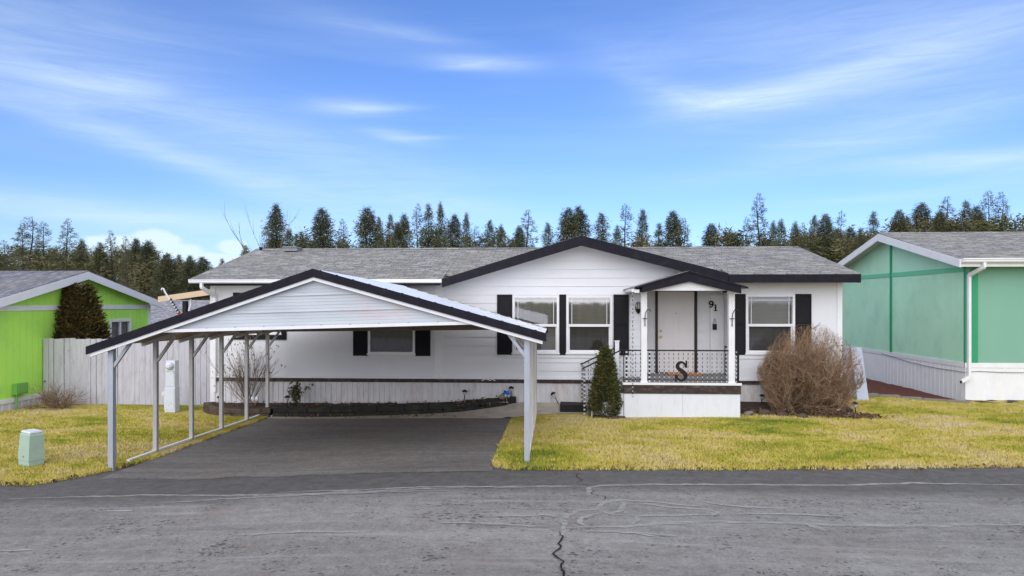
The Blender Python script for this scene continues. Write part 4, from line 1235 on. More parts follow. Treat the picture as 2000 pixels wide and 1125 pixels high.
for xa, xb, ya, yb in ((-2500, -60, -2500, 17), (60, 2500, -2500, 17), (-60, 60, -2500, -14), (-60, -40, -14, 17), (40, 60, -14, 17), (-6.4, -.8, 14.9, 17)):
    mb.poly([(xa, ya, -.14), (xb, ya, -.14), (xb, yb, -.14), (xa, yb, -.14)])
tag(mb.build('ground', M['ground']), kind='structure')

# concrete walk from the driveway to the stairs
WK = [(-6.25, 14.90, 15.12), (-5.2, 14.86, 15.16), (-3.7, 14.86, 15.40), (-2.1, 14.84, 15.65), (-1.2, 14.82, 15.95), (-.72, 14.86, 16.12), (-.4, 15.22, 16.12), (.1, 15.36, 16.12), (.8, 15.42, 16.12), (1.5, 15.42, 16.12)]
cols = []
for (xa, a0, a1), (xb, b0, b1) in zip(WK, WK[1:]):
    for i in range(6):
        t = i / 6; x = xa + (xb - xa) * t
        cols.append((x, a0 + (b0 - a0) * t + .02 * nz(x, 4, 1), x, a1 + (b1 - a1) * t, .012 if x < -1 else .036, .014 if x < -1 else .038))
sheet('path', cols, M['concrete'], nrow=10)
bpy.data.objects['path'].data.update()
# soil beds
def bed(name, pts, mat, h, n=14):
    """a low mound over the polygon between two edges: pts (x, y_front, y_back)"""
    cols = []
    for (xa, a0, a1), (xb, b0, b1) in zip(pts, pts[1:]):
        for i in range(8):
            t = i / 8; cols.append((xa + (xb - xa) * t, a0 + (b0 - a0) * t, a1 + (b1 - a1) * t))
    vs, fs = [], []
    for x, ya, yb in cols:
        for j in range(n + 1):
            y = ya + (yb - ya) * j / n
            vs.append((x, y, zg(x, y) + h + .025 * mnoise.noise(Vector((x * 4, y * 4, 1))) + .012 * mnoise.noise(Vector((x * 13, y * 13, 4)))))
    m = n + 1
    for i in range(len(cols) - 1):
        for j in range(n): fs.append((i * m + j, (i + 1) * m + j, (i + 1) * m + j + 1, i * m + j + 1))
    mb = MB(); mb.mesh(vs, fs)
    return tag(mb.build(name, mat, None, True), kind='structure')
bed('soil_bed', [(-8.35, 16.0, W), (-7.95, 15.4, W), (-7.0, 15.12, W), (-6.2, 15.28, W), (-5.0, 15.24, W), (-3.65, 15.42, W), (-2.1, 15.78, W), (-1.4, 16.05, W), (-.8, 16.17, W)], M['soil'], .17)
bed('soil_bed', [(4.13, 15.36, W), (4.6, 15.44, W), (5.3, 15.36, W), (6.0, 15.28, W), (6.5, 15.35, W + .3), (6.8, 15.65, W + .6)], M['soil'], .045)
bed('soil_bed', [(.95, 15.02, 15.5), (1.2, 14.78, 15.45), (1.6, 14.80, 14.94)], M['soil'], .05)
bed('mulch_bed', [(6.78, 16.9, 26), (7.3, 17.2, 26), (8.4, 17.8, 26), (9.2, 17.55, 26), (10.33, 17.15, 26)], M['mulch'], .02, 40)
bed('mulch_bed', [(10.33, 17.12, 17.66), (12, 17.25, 17.66), (20, 17.3, 17.66)], M['soil'], .03, 6)

# road sealant lines and the open crack, thin sheets on the asphalt
def ribbon(pts, w, mat, dz, jag=.02, sub=6, taper=True):
    mb = MB(); pp = []
    for (a, b) in zip(pts, pts[1:]):
        for i in range(sub):
            t = i / sub; pp.append((a[0] + (b[0] - a[0]) * t, a[1] + (b[1] - a[1]) * t))
    pp.append(pts[-1]); n = len(pp)
    pp = [(x + jag * mnoise.noise(Vector((x * 7, y * 7, 2))), y + jag * mnoise.noise(Vector((x * 7, y * 7, 8)))) for x, y in pp]
    L, R = [], []
    for i, (x, y) in enumerate(pp):
        a, b = pp[max(0, i - 1)], pp[min(n - 1, i + 1)]
        dx, dy = b[0] - a[0], b[1] - a[1]; q = math.hypot(dx, dy) or 1
        ww = w * (1 + .55 * mnoise.noise(Vector((x * 5, y * 9, 5)))) / 2
        if taper: ww *= min(1, .25 + 4 * min(i, n - 1 - i) / n)
        L.append((x - dy / q * ww, y + dx / q * ww)); R.append((x + dy / q * ww, y - dx / q * ww))
    for i in range(n - 1):
        mb.poly([(p[0], p[1], zg(*p) + dz) for p in (R[i], R[i + 1], L[i + 1], L[i])])
    return mb
SEAL = {
 'a': ([(-7.02, 8.35), (-6.11, 8.5), (-5.12, 8.55), (-4.05, 8.44), (-3.05, 8.41), (-2.09, 8.49), (-1.13, 8.59), (-.48, 8.65), (.36, 8.71), (.49, 8.67)], .06),
 'b': ([(.50, 8.55), (.52, 8.67), (.62, 8.75), (1.49, 8.93), (2.84, 9.09), (3.85, 9.17), (4.34, 9.25), (4.78, 9.32), (5.23, 9.32), (6.4, 9.3)], .07),
 'c': ([(.50, 8.66), (.49, 8.44), (.54, 8.26)], .07),
 'd': ([(.08, 6.72), (.14, 6.95), (.15, 7.2), (.13, 7.36), (.20, 7.53), (.34, 7.68), (.50, 7.75), (.56, 7.84), (.63, 8.05), (.83, 8.13), (.86, 7.98), (.80, 7.72), (.68, 7.62), (.56, 7.70), (.52, 7.80)], .068),
 'e': ([(.14, 7.05), (.4, 7.13), (.83, 7.19), (1.23, 7.34), (1.68, 7.45), (2.34, 7.5), (2.88, 7.49), (3.54, 7.52), (4.19, 7.55), (4.38, 7.61), (5.09, 7.64), (8, 7.8)], .07),
 'g': ([(.70, 8.12), (.85, 8.14), (1.12, 8.11), (1.5, 8.02), (1.75, 8.0)], .05),
 'h': ([(.40, 7.14), (.31, 7.25), (.36, 7.42), (.48, 7.56), (.60, 7.62)], .06),
 'i': ([(.70, 7.57), (.98, 7.55), (1.8, 7.70), (1.88, 7.80), (1.78, 7.88), (1.55, 7.90), (1.27, 7.95), (1.0, 8.05)], .055),
 'j': ([(.92, 7.54), (.94, 7.40), (.86, 7.24)], .055),
 'k': ([(2.72, 7.5), (2.77, 7.40), (2.86, 7.27)], .08),
 'l': ([(-.7, 7.42), (-.3, 7.45), (-.02, 7.50), (.08, 7.42)], .05),
 'm': ([(1.75, 8.2), (1.95, 8.12), (2.22, 8.03), (2.62, 8.03)], .05),
 'n': ([(-4.87, 8.13), (-4.28, 8.24), (-3.66, 8.31), (-2.77, 8.36), (-2.13, 8.40), (-1.2, 8.44)], .05),
 'o': ([(-1.2, 7.2), (-.5, 7.15), (.0, 7.08)], .05),
 'p': ([(.3, 7.0), (.9, 6.98), (1.3, 6.93)], .04),
 'q': ([(-3.3, 8.52), (-2.6, 8.49), (-1.9, 8.57), (-1.4, 8.61), (-.3, 8.56)], .05),
 'r': ([(2.0, 7.75), (2.6, 7.82), (3.3, 7.78)], .04),
 's': ([(-3.4, 6.9), (-2.5, 6.95), (-1.9, 6.9)], .04),
}
mb = MB()
for k, (pts, w) in SEAL.items():
    r = ribbon(pts, w, None, .0035 + .0004 * (ord(k) - 97), .035, 10); mb.mesh(r.v, r.f)
tag(mb.build('road_seal_lines', M['sealant']), kind='structure')
mb = MB()
for pts, w in (([(.13, 5.0), (.12, 5.85), (.11, 6.13), (.03, 6.33), (.10, 6.47), (.06, 6.62), (.11, 6.8), (.08, 6.98)], .019),
               ([(.40, 9.35), (.36, 9.15), (.42, 8.98), (.36, 8.82)], .010), ([(.55, 8.5), (.52, 8.36), (.66, 8.25), (.62, 8.1)], .010)):
    r = ribbon(pts, w, None, .012, .05, 8); mb.mesh(r.v, r.f)
tag(mb.build('road_crack', M['tar']), kind='structure')
mb = MB()
for pts, w in (([(-5.30, 7.88), (-4.95, 7.86)], .05), ([(-5.6, 6.55), (-5.2, 6.6)], .03), ([(.85, 6.95), (1.05, 6.9)], .035)):
    r = ribbon(pts, w, None, .006, .03, 8); mb.mesh(r.v, r.f)
tag(mb.build('road_patches', M['patch']), kind='structure')

# ------------------------------------------------------------------ garden walls, edging, stones
def blocks(mb, path, h, courses, depth, z0, length, seed):
    random.seed(seed)
    for c in range(courses):
        s = -.5 * (c % 2) * length
        pl = [0]
        for a, b in zip(path, path[1:]): pl.append(pl[-1] + math.hypot(b[0] - a[0], b[1] - a[1]))
        def pt(t):
            t = max(0, min(pl[-1], t))
            for i in range(len(path) - 1):
                if t <= pl[i + 1] + 1e-9:
                    q = (t - pl[i]) / (pl[i + 1] - pl[i]); return Vector((path[i][0] + (path[i + 1][0] - path[i][0]) * q, path[i][1] + (path[i + 1][1] - path[i][1]) * q, 0))
        while s < pl[-1]:
            L = length * random.uniform(.8, 1.2)
            a, b = pt(s), pt(s + L - .014); s += L
            if (b - a).length < .05: continue
            d = (b - a).normalized(); nrm = Vector((d.y, -d.x, 0)); o_ = random.uniform(-.012, .012) - .012 * c
            za = z0 + zg(a.x, a.y) + c * h; ch = .012
            f0, f1 = a + nrm * o_, b + nrm * o_; b0, b1 = a - nrm * depth, b - nrm * depth
            hh = h - .008 + random.uniform(-.006, .004)
            lo = [Vector((p.x, p.y, za)) for p in (f0, f1, b1, b0)]
            mid = [Vector((p.x, p.y, za + hh - ch)) for p in (f0, f1, b1, b0)]
            cen = (f0 + f1 + b0 + b1) / 4
            top = [Vector((p.x, p.y, za + hh)).lerp(Vector((cen.x, cen.y, za + hh)), .06) for p in (f0, f1, b1, b0)]
            mb.hexa(lo, mid); mb.mesh(mid + top, [(4, 5, 6, 7), (0, 1, 5, 4), (1, 2, 6, 5), (2, 3, 7, 6), (3, 0, 4, 7)])
mb = MB(); blocks(mb, [(-6.28, 15.14), (-5, 15.12), (-3.65, 15.30), (-2.05, 15.66), (-1.4, 15.95), (-.80, 16.10)], .118, 2, .2, -.01, .52, 3)
tag(mb.build('retaining_wall', M['block']), 'low dark mossy block wall edging the bed behind the driveway', 'garden wall')
mb = MB(); blocks(mb, [(-8.40, 16.12), (-8.15, 15.62), (-7.8, 15.26), (-7.35, 15.06), (-6.9, 15.02), (-6.33, 15.13)], .10, 2, .16, -.01, .42, 5)
tag(mb.build('bed_edging', M['log']), 'curved brown edging round the bare shrub at the left house corner', 'garden edging')
mb = MB(); blocks(mb, [(.88, 15.15), (1.0, 14.85), (1.2, 14.72), (1.62, 14.76)], .09, 1, .10, -.01, .34, 6)
tag(mb.build('bed_edging', M['log']), 'short dark edging at the foot of the small spruce', 'garden edging')
mb = MB(); blocks(mb, [(6.75, 16.85), (7.3, 17.15), (8.4, 17.75), (9.2, 17.5), (10.1, 17.05)], .085, 1, .14, .005, .55, 8)
tag(mb.build('bed_edging', M['stone']), 'low stone edging along the red mulch beside mint house', 'garden edging')
random.seed(4)
for (x, y, r), lab in zip(((4.36, 15.24, .13), (4.72, 15.34, .15), (5.05, 15.20, .13), (5.42, 15.02, .12)),
                    ('smooth pale rock at the right corner of the porch skirt', 'flat brown rock just right of the pale rock beside the porch', 'rounded rock under the left edge of the bare round bush', 'small tan rock beneath the middle of the bare round bush')):
    mb = MB(); mb.blob((x, y, zg(x, y) + r * .35), (r, r * .7, r * .6), x * 3, 12, 8, .25)
    tag(mb.build('garden_rock', M['stone'] if x < 4.5 else M['log'], None, True), lab, 'rock', 'rocks edging the bed by the porch')

# ------------------------------------------------------------------ garden lights and ornaments
def path_light(x, y, h, label, tilt=0.0, zb=None):
    z = zg(x, y) + .15 if zb is None else zb
    t = thing('path_light', label, 'garden light', (x, y, z), 'solar path lights in the beds')
    mb = MB(); mb.tube([(x, y, z - .05), (x, y, z + h * .62)], .011, 6); mb.build('stake', M['iron'], t)
    mb = MB(); mb.lathe((x, y, z + h * .60), [(.018, 0), (.036, .02), (.048, h * .26)], 10); mb.build('lantern', M['lamp_glass'], t)
    mb = MB(); mb.lathe((x, y, z + h * .60 + h * .262), [(.068, 0), (.066, .014), (.03, .045), (.008, .05)], 12); mb.build('cap', M['iron'], t)
    t.rotation_euler = (0, tilt, 0)
path_light(-7.70, 15.50, .27, 'black path light nearest the left house corner, below the bare shrub', .05)
path_light(-6.10, 15.55, .28, 'black path light between the last carport post and the dry leafy plant')
path_light(-2.02, 15.98, .30, 'black path light standing alone in the middle of the block wall bed', .04)
path_light(-.92, 16.08, .28, 'thin black path light against the skirting left of right carport posts')
path_light(.22, 16.03, .36, 'path light tilted left against the white skirting near the black step', -.5, zg(.2, 16) + .0)
path_light(6.72, 15.42, .30, 'path light at the lawn end right of the bare round bush', -.12, zg(6.7, 15.4))
path_light(5.28, 15.30, .22, 'small path light low under the left half of the bare round bush', 0, zg(5.3, 15.3) + .03)
path_light(6.20, 15.10, .22, 'small path light low under the right half of the bare round bush', 0, zg(6.2, 15.1) + .03)
path_light(4.85, 16.0, .22, 'path light against the skirting just right of the porch', .1, zg(4.85, 16) + .03)

bo = thing('garden_ornament', 'bright blue winged garden ornament on the block wall by the carport posts', 'ornament', (-1.02, 16.0, zg(-1.02, 16) + .2))
bx, by, bz = -1.02, 16.0, zg(-1.02, 16) + .2
mb = MB(); mb.tube([(bx, by, bz - .08), (bx, by, bz + .07)], .01, 6); mb.blob((bx - .10, by, bz + .02), (.08, .05, .06), 4); mb.build('base', M['tan'], bo)
mb = MB()
for s, sx, r in ((-1, -.05, .7), (1, .06, .5), (1, .03, -.4)):
    for k in range(2):
        a0 = PI / 2 + s * (.45 + .6 * k)
        pts = [(bx + sx * .3, by - .02 * k, bz + .05)] + [(bx + sx * .3 + (.15 - .03 * k) * math.cos(a0 + e) * f, by - .02 * k - .02, bz + .06 + (.12 - .02 * k) * math.sin(a0 + e) * f) for e, f in ((-.35, .7), (-.22, 1), (0, 1.1), (.22, 1), (.35, .7))]
        mb.hexa([pts[0], pts[1], pts[3], pts[5]], [(p[0], p[1] + .012, p[2]) for p in (pts[0], pts[1], pts[3], pts[5])])
mb.build('wings', M['blue'], bo)
mb = MB(); mb.blob((bx - .02, by - .04, bz + .05), (.025, .02, .03), 2); mb.blob((bx + .05, by - .045, bz + .04), (.022, .02, .03), 3); mb.build('blossom', M['resin'], bo, True)
wo = thing('garden_ornament', 'pale bird figurines on a dark stem beneath the bare left shrub', 'ornament', (-7.0, 15.75, zg(-7, 15.75) + .15))
bx, by, bz = -6.90, 15.62, zg(-7, 15.75) + .16
mb = MB(); mb.tube([(bx, by, bz - .05), (bx + .01, by, bz + .10)], .012, 6); mb.blob((bx, by, bz + .11), (.09, .05, .03), 3); mb.build('stem', M['tan'], wo)
mb = MB()
for dx in (-.05, .05): mb.blob((bx + dx, by, bz + .19), (.05, .035, .06), dx * 9); mb.blob((bx + dx + .02, by - .02, bz + .25), (.025, .022, .025), dx * 5)
mb.build('birds', M['resin'], wo, True)

# ------------------------------------------------------------------ camera geometry (world points behind picture positions)
CAM_H, CAM_YAW, HZ, FPX = 2.52, math.radians(3.2), 590, 2000 * 24 / 36
def at(px, py, Y):
    u, v = (px - 1000) / FPX, (HZ - py) / FPX
    s, c = math.sin(CAM_YAW), math.cos(CAM_YAW)
    dx, dy = -s + u * c, c + u * s
    t = Y / dy
    return (t * dx, Y, CAM_H + t * v)

# ------------------------------------------------------------------ grass
rng = np.random.default_rng(5)
zg_np = np.vectorize(zg)
def grass(name, x0, x1, edge, ymax, n, keep=None):
    x = rng.uniform(x0, x1, n * 3)
    ed = np.interp(x, np.linspace(x0, x1, 400), [edge(v) for v in np.linspace(x0, x1, 400)])
    y = ed + (ymax - ed) * rng.uniform(0, 1, n * 3) ** 1.25 - .02 + rng.normal(0, .028, n * 3)
    ok = np.abs(x + .056 * y) < .80 * y + .3
    if keep is not None: ok &= keep(x, y)
    x, y = x[ok][:n], y[ok][:n]; n = len(x)
    z = zg_np(x, y) + .015
    az = rng.uniform(0, 2 * PI, n)
    pat = np.array([mnoise.noise(Vector((a * 1.1, b * 1.3, 3))) for a, b in zip(x, y)])
    h = rng.uniform(.022, .050, n) * (1 + .55 * pat)
    w = rng.uniform(.005, .010, n)
    lean = rng.normal(0, .85, n) * h; la = rng.uniform(0, 2 * PI, n)
    bx, by = np.cos(az) * w, np.sin(az) * w
    tx, ty = x + np.cos(la) * lean, y + np.sin(la) * lean
    V = np.empty((n, 3, 3))
    V[:, 0] = np.stack([x - bx, y - by, z - .012], 1); V[:, 1] = np.stack([x + bx, y + by, z - .012], 1); V[:, 2] = np.stack([tx, ty, z + h], 1)
    me = np_mesh(name, V.reshape(-1, 3), np.arange(n * 3).reshape(-1, 3), M['blades'], rng.uniform(0, 1, n))
    o = bpy.data.objects.new(name, me); C.objects.link(o)
    return tag(o, kind='stuff')
def kr(x, y):
    porch_ = (x > .85) & (x < 4.15) & (y > 14.86)
    walk_ = (x < 1.6) & (y > 15.30 + .0 * x) | ((x < -.35) & (y > 14.84))
    bed_ = (x > 4.1) & (x < 6.9) & (y > 15.42 - .25 * np.sin((x - 4.1) / 2.8 * PI))
    house_ = (y > 16.1) & (x < 6.75)
    mul_ = (x > 6.7) & (y > 16.85 + .55 * (x - 6.75) * (x < 8.4) + .9 * (x >= 8.4) - .36 * (x - 8.4) * (x >= 8.4))
    mul_ |= (x > 9.9) & (y > 17.05)
    return ~(porch_ | walk_ | bed_ | house_ | mul_)
grass('grass', -.84, 14.5, eR, 18.2, 210000, kr)
def kl(x, y):
    bed_ = (x > -8.45) & (y > 15.05)
    return ~(bed_ | (y > 16.6))
grass('grass', -14.5, -6.33, eL, 16.7, 130000, kl)

# ------------------------------------------------------------------ foliage builders
def leaf_cloud(name, centres, outdirs, size, per, mat, rnd_c=None, spread=1.0, aspect=.45, parent=None, droop=0.0):
    """small triangles scattered round clump centres, pointing outwards"""
    c = np.repeat(np.asarray(centres), per, 0); d = np.repeat(np.asarray(outdirs), per, 0)
    n = len(c)
    size = np.asarray(size) * np.ones(len(centres)); s = np.repeat(size, per) * rng.uniform(.6, 1.3, n)
    p = c + rng.normal(0, 1, (n, 3)) * (s * spread)[:, None] * .55
    dd = d + rng.normal(0, .55, (n, 3)); dd[:, 2] -= droop
    dd /= np.linalg.norm(dd, axis=1)[:, None]
    q = rng.normal(0, 1, (n, 3)); q -= dd * (q * dd).sum(1)[:, None]; q /= np.linalg.norm(q, axis=1)[:, None]
    V = np.empty((n, 3, 3))
    V[:, 0] = p - q * (s * aspect)[:, None] * .5; V[:, 1] = p + q * (s * aspect)[:, None] * .5; V[:, 2] = p + dd * s[:, None]
    if rnd_c is None: rnd_c = rng.uniform(0, 1, len(centres))
    r = np.clip(np.repeat(rnd_c, per) + rng.normal(0, .15, n), 0, 1)
    me = np_mesh(name, V.reshape(-1, 3), np.arange(n * 3).reshape(-1, 3), mat, r)
    o = bpy.data.objects.new(name, me); C.objects.link(o)
    if parent is not None: o.parent = parent
    ORG[o.name] = Vector((0, 0, 0))
    return o

def conifer_proto(seed, kind):
    """12 m tall tree at the origin"""
    r0 = random.Random(seed); H = 12.0
    root = thing('conifer', 'conifer', 'tree', (0, 0, 0), 'conifers rising behind the houses')
    mb = MB(); k = 9
    pts = [(.12 * math.sin(i * .8 + seed), .12 * math.cos(i * 1.1 + seed), H * i / k) for i in range(k + 1)]
    mb.tube(pts, [.19 * (1 - i / k) + .015 for i in range(k + 1)], 6)
    cs, ds, sz, rn = [], [], [], []
    dens = {'dense': 10.5, 'sparse': 6.2, 'narrow': 9.5}[kind]
    wide = {'dense': .40, 'sparse': .34, 'narrow': .26}[kind]
    z = H - .1; ph = r0.random() * 6
    lob = [r0.uniform(.65, 1.25) for _ in range(24)]
    while z > 1.0:
        d = H - z
        R = min(wide * d ** .92 + .05, 2.6 if kind != 'narrow' else 1.8)
        R *= 1 + (lob[int(d * 1.7) % 24] - 1) * min(1, d / 2.5)
        a = ph; ph += 2.4
        L = R * r0.uniform(.6, 1.15)
        up = .35 if d < 3 else .05
        tip = Vector((math.cos(a) * L, math.sin(a) * L, z + up * L + r0.uniform(-.15, .1)))
        base = Vector((0, 0, z))
        if L > .45: mb.tube([base, base.lerp(tip, .6) + Vector((0, 0, -.03 * L)), tip], [.028, .018, .008], 3, False)
        fr = (.35, .6, .8, 1.0) if kind != 'sparse' else (.62, 1.0)
        for f in fr:
            if L < .5 and f < .7: continue
            if r0.random() < (.08 if kind == 'dense' else .2): continue
            p = base.lerp(tip, f) + Vector((r0.uniform(-.08, .08), r0.uniform(-.08, .08), r0.uniform(-.06, .06)))
            cs.append(p); ds.append((Vector((math.cos(a), math.sin(a), .30 if kind == 'sparse' else -.05))).normalized())
            sz.append((r0.uniform(.20, .35) if kind == 'sparse' else r0.uniform(.22, .40)) * (.45 + .55 * min(1, d / 2.2))); rn.append(r0.random())
        z -= 1 / (dens * (1 + .25 * math.sin(d * 2.1 + seed)) * (1.9 if d < 1.5 else 1.25))
    tr = mb.build('trunk', M['bark'], root)
    leaf_cloud('crown', cs, ds, sz, 32 if kind != 'sparse' else 30, M['needle_dark'] if kind == 'dense' else M['needle_mid'], rn, 1.25 if kind != 'sparse' else 1.0, .20, root, .12)
    return root

protos = {k: [] for k in ('dense', 'sparse', 'narrow')}
for i in range(3):
    for k in protos: protos[k].append(conifer_proto(i * 7 + len(k), k))
used = set()
ORD = 'first second third fourth fifth sixth seventh eighth ninth tenth eleventh twelfth thirteenth fourteenth fifteenth sixteenth seventeenth eighteenth nineteenth twentieth twenty-first twenty-second twenty-third twenty-fourth twenty-fifth twenty-sixth twenty-seventh twenty-eighth twenty-ninth thirtieth'.split()
TREES = [  # picture column, picture row of the tip, width factor, kind, section
 (8, 468, .9, 'sparse', 0), (45, 440, .9, 'sparse', 0), (60, 422, 1.35, 'sparse', 0), (86, 434, .95, 'sparse', 0), (131, 426, .95, 'sparse', 0), (160, 468, .8, 'narrow', 0), (195, 474, .9, 'narrow', 0),
 (217, 450, .8, 'sparse', 0), (246, 461, .75, 'sparse', 0), (266, 467, .8, 'dense', 0), (289, 470, .9, 'dense', 0), (327, 495, .9, 'dense', 0), (350, 498, .7, 'narrow', 0), (371, 500, .7, 'dense', 0), (396, 502, .9, 'dense', 0), (434, 505, .6, 'narrow', 0),
 (480, 479, .8, 'narrow', 1), (539, 400, .95, 'dense', 1), (565, 448, .8, 'narrow', 1), (597, 453, .75, 'sparse', 1), (629, 405, 1.2, 'dense', 1), (670, 427, .8, 'sparse', 1), (718, 405, 1.15, 'dense', 1), (740, 424, .7, 'narrow', 1), (762, 418, .75, 'narrow', 1), (776, 435, .8, 'dense', 1), (790, 418, .7, 'dense', 1),
 (815, 397, .85, 'sparse', 1), (837, 398, .85, 'narrow', 1), (860, 396, .7, 'narrow', 1), (875, 426, .75, 'sparse', 1), (888, 420, .85, 'dense', 1), (911, 417, .65, 'narrow', 1), (929, 440, .75, 'sparse', 1), (957, 430, .8, 'narrow', 1), (978, 440, .75, 'narrow', 1),
 (1030, 409, 1.1, 'sparse', 2), (1014, 440, .8, 'dense', 2), (1070, 435, .8, 'narrow', 2), (1110, 405, 1.1, 'dense', 2), (1131, 403, 1.0, 'dense', 2), (1175, 416, 1.0, 'narrow', 2), (1205, 440, .7, 'narrow', 2), (1222, 400, 1.05, 'sparse', 2), (1255, 410, .85, 'narrow', 2), (1287, 436, .8, 'narrow', 2), (1315, 411, 1.05, 'dense', 2), (1336, 425, .95, 'sparse', 2), (1389, 436, 1.0, 'dense', 2), (1428, 453, .7, 'narrow', 2),
 (1460, 425, .8, 'sparse', 3), (1481, 377, 1.05, 'sparse', 3), (1510, 433, .7, 'narrow', 3), (1525, 430, .85, 'narrow', 3), (1553, 434, .8, 'narrow', 3), (1569, 434, .7, 'sparse', 3), (1591, 421, .75, 'narrow', 3), (1613, 417, .95, 'dense', 3), (1643, 410, .75, 'sparse', 3), (1634, 446, .9, 'dense', 3), (1660, 442, .9, 'dense', 3), (1681, 445, .8, 'narrow', 3), (1706, 413, .8, 'narrow', 3), (1600, 460, 1.3, 'dense', 3), (1650, 470, 1.3, 'dense', 3),
 (1757, 409, .95, 'dense', 4), (1771, 421, .7, 'dense', 4), (1800, 395, 1.1, 'dense', 4), (1835, 412, .8, 'dense', 4), (1848, 383, 1.1, 'sparse', 4), (1886, 392, .95, 'narrow', 4), (1908, 402, .9, 'dense', 4), (1930, 373, .95, 'sparse', 4), (1956, 374, 1.05, 'sparse', 4), (1985, 432, .7, 'sparse', 4)]
SECT = ['behind the lime green house', 'above the white house left roof', 'behind the black gable and right roof', 'left of the mint house gable', 'above the mint house roof']
ADJ = {'dense': 'dense dark', 'sparse': 'open sparse', 'narrow': 'slim pointed'}
random.seed(21)
for sec in range(5):
    rows = sorted(t for t in TREES if t[4] == sec)
    for i, (px, py, wf, kind, _) in enumerate(rows):
        Y = random.uniform(58, 82) if sec != 0 else random.uniform(60, 85)
        x, y, zt = at(px, py, Y)
        h = zt + 1.0; sc = h / 12.0
        ws = wf * (Y / 70.0) * 1.0
        pl = protos[kind]; k = random.randrange(3); p = pl[k]
        lab = f'{ADJ[kind]} conifer, {ORD[i]} from left {SECT[sec]}'
        if py < 380 and sec == 3: lab = 'tallest open conifer, rising alone above the right roof of the white house'
        rot = random.uniform(0, 6.28)
        if (kind, k) not in used:
            used.add((kind, k)); p.location = (x, y, -1.0); p.rotation_euler = (0, 0, rot); p.scale = (ws, ws, sc); p['label'] = lab
        else:
            dup(p, (x, y, -1.0), rot, (ws, ws, sc), lab)
for k in protos:
    for i, p in enumerate(protos[k]):
        if (k, i) not in used:
            for ch in list(p.children): bpy.data.objects.remove(ch)
            bpy.data.objects.remove(p)

# the wooded hillside that reads as one mass
def wood(name, spots):
    cs, ds, sz, rn = [], [], [], []
    for x, y, h, w in spots:
        tone = random.random()
        m = int(46 * h / 7)
        for i in range(m):
            d = h * (i / m) ** 1.25 + .05
            R = min(w * d ** .7 * .55, w) * random.uniform(.5, 1.1)
            a = random.uniform(0, 2 * PI)
            cs.append((x + math.cos(a) * R, y + math.sin(a) * R, h - 1.0 - d)); ds.append((math.cos(a), math.sin(a), .15))
            sz.append(random.uniform(.32, .6)); rn.append(min(1, max(0, tone + random.uniform(-.2, .2))))
    return tag(leaf_cloud(name, cs, ds, sz, 20, M['needle_far'], rn, 1.4, .28), kind='stuff')
spots = []
random.seed(8)
for i in range(150):
    px = random.uniform(-60, 520); Y = random.uniform(62, 120)
    top = 492 + 22 * (px > 300) + 14 * (px > 380) + random.uniform(-6, 60) * (Y < 90) + random.uniform(-6, 18)
    x, y, zt = at(px, top, Y); spots.append((x, y, zt + 1.0, random.uniform(1.2, 2.4)))
for i in range(34):
    px = random.uniform(1540, 1720); Y = random.uniform(60, 80)
    x, y, zt = at(px, random.uniform(462, 510), Y); spots.append((x, y, zt + 1.0, random.uniform(1.0, 1.8)))
for i in range(20):
    px = random.uniform(1740, 2020); Y = random.uniform(60, 80)
    x, y, zt = at(px, random.uniform(430, 455), Y); spots.append((x, y, zt + 1.0, random.uniform(.8, 1.5)))
for i in range(24):
    px = random.uniform(560, 1500); Y = random.uniform(66, 84)
    x, y, zt = at(px, random.uniform(452, 486), Y); spots.append((x, y, zt + 1.0, random.uniform(.7, 1.1)))
wood('wood', spots)

# ------------------------------------------------------------------ bare wood
def twig_mesh(chains, name, mat, parent=None, n=3):
    """chains: (points, base radius, tone)"""
    mb = MB(); tones = []
    for pts, r, tone in chains:
        k = len(pts); f0 = len(mb.f)
        mb.tube(pts, [r * (1 - .75 * i / (k - 1)) for i in range(k)], n, False)
        tones += [tone] * (len(mb.f) - f0)
    o = mb.build(name, mat, parent)
    a = o.data.attributes.new('rnd', 'FLOAT', 'FACE'); a.data.foreach_set('value', np.array(tones, np.float32))
    return o
def grow(p, d, L, r, level, spec, out, lim=None, tone=.2, rnd=random):
    k = 4; pts = [p]; q = p.copy(); dd = d.copy()
    for i in range(k):
        dd = (dd + Vector((rnd.gauss(0, 1), rnd.gauss(0, 1), rnd.gauss(0, 1) + spec['up'])) * spec['wob']).normalized()
        q = q + dd * L / k
        if lim and not lim(q): break
        pts.append(q.copy())
    if len(pts) < 2: return
    out.append((pts, r, tone + rnd.uniform(-.12, .12)))
    if level >= spec['levels']: return
    for i in range(spec['kids'][level]):
        f = rnd.uniform(.3, 1.0); idx = min(len(pts) - 2, int(f * (len(pts) - 1)))
        b = pts[idx].lerp(pts[idx + 1], rnd.random())
        ax = Vector((rnd.gauss(0, 1), rnd.gauss(0, 1), rnd.gauss(0, 1))).normalized()
        nd = (dd * 1.0 + ax * spec['fan']).normalized()
        grow(b, nd, L * spec['len'], r * .6, level + 1, spec, out, lim, min(1, tone + spec.get('tone', .25)), rnd)

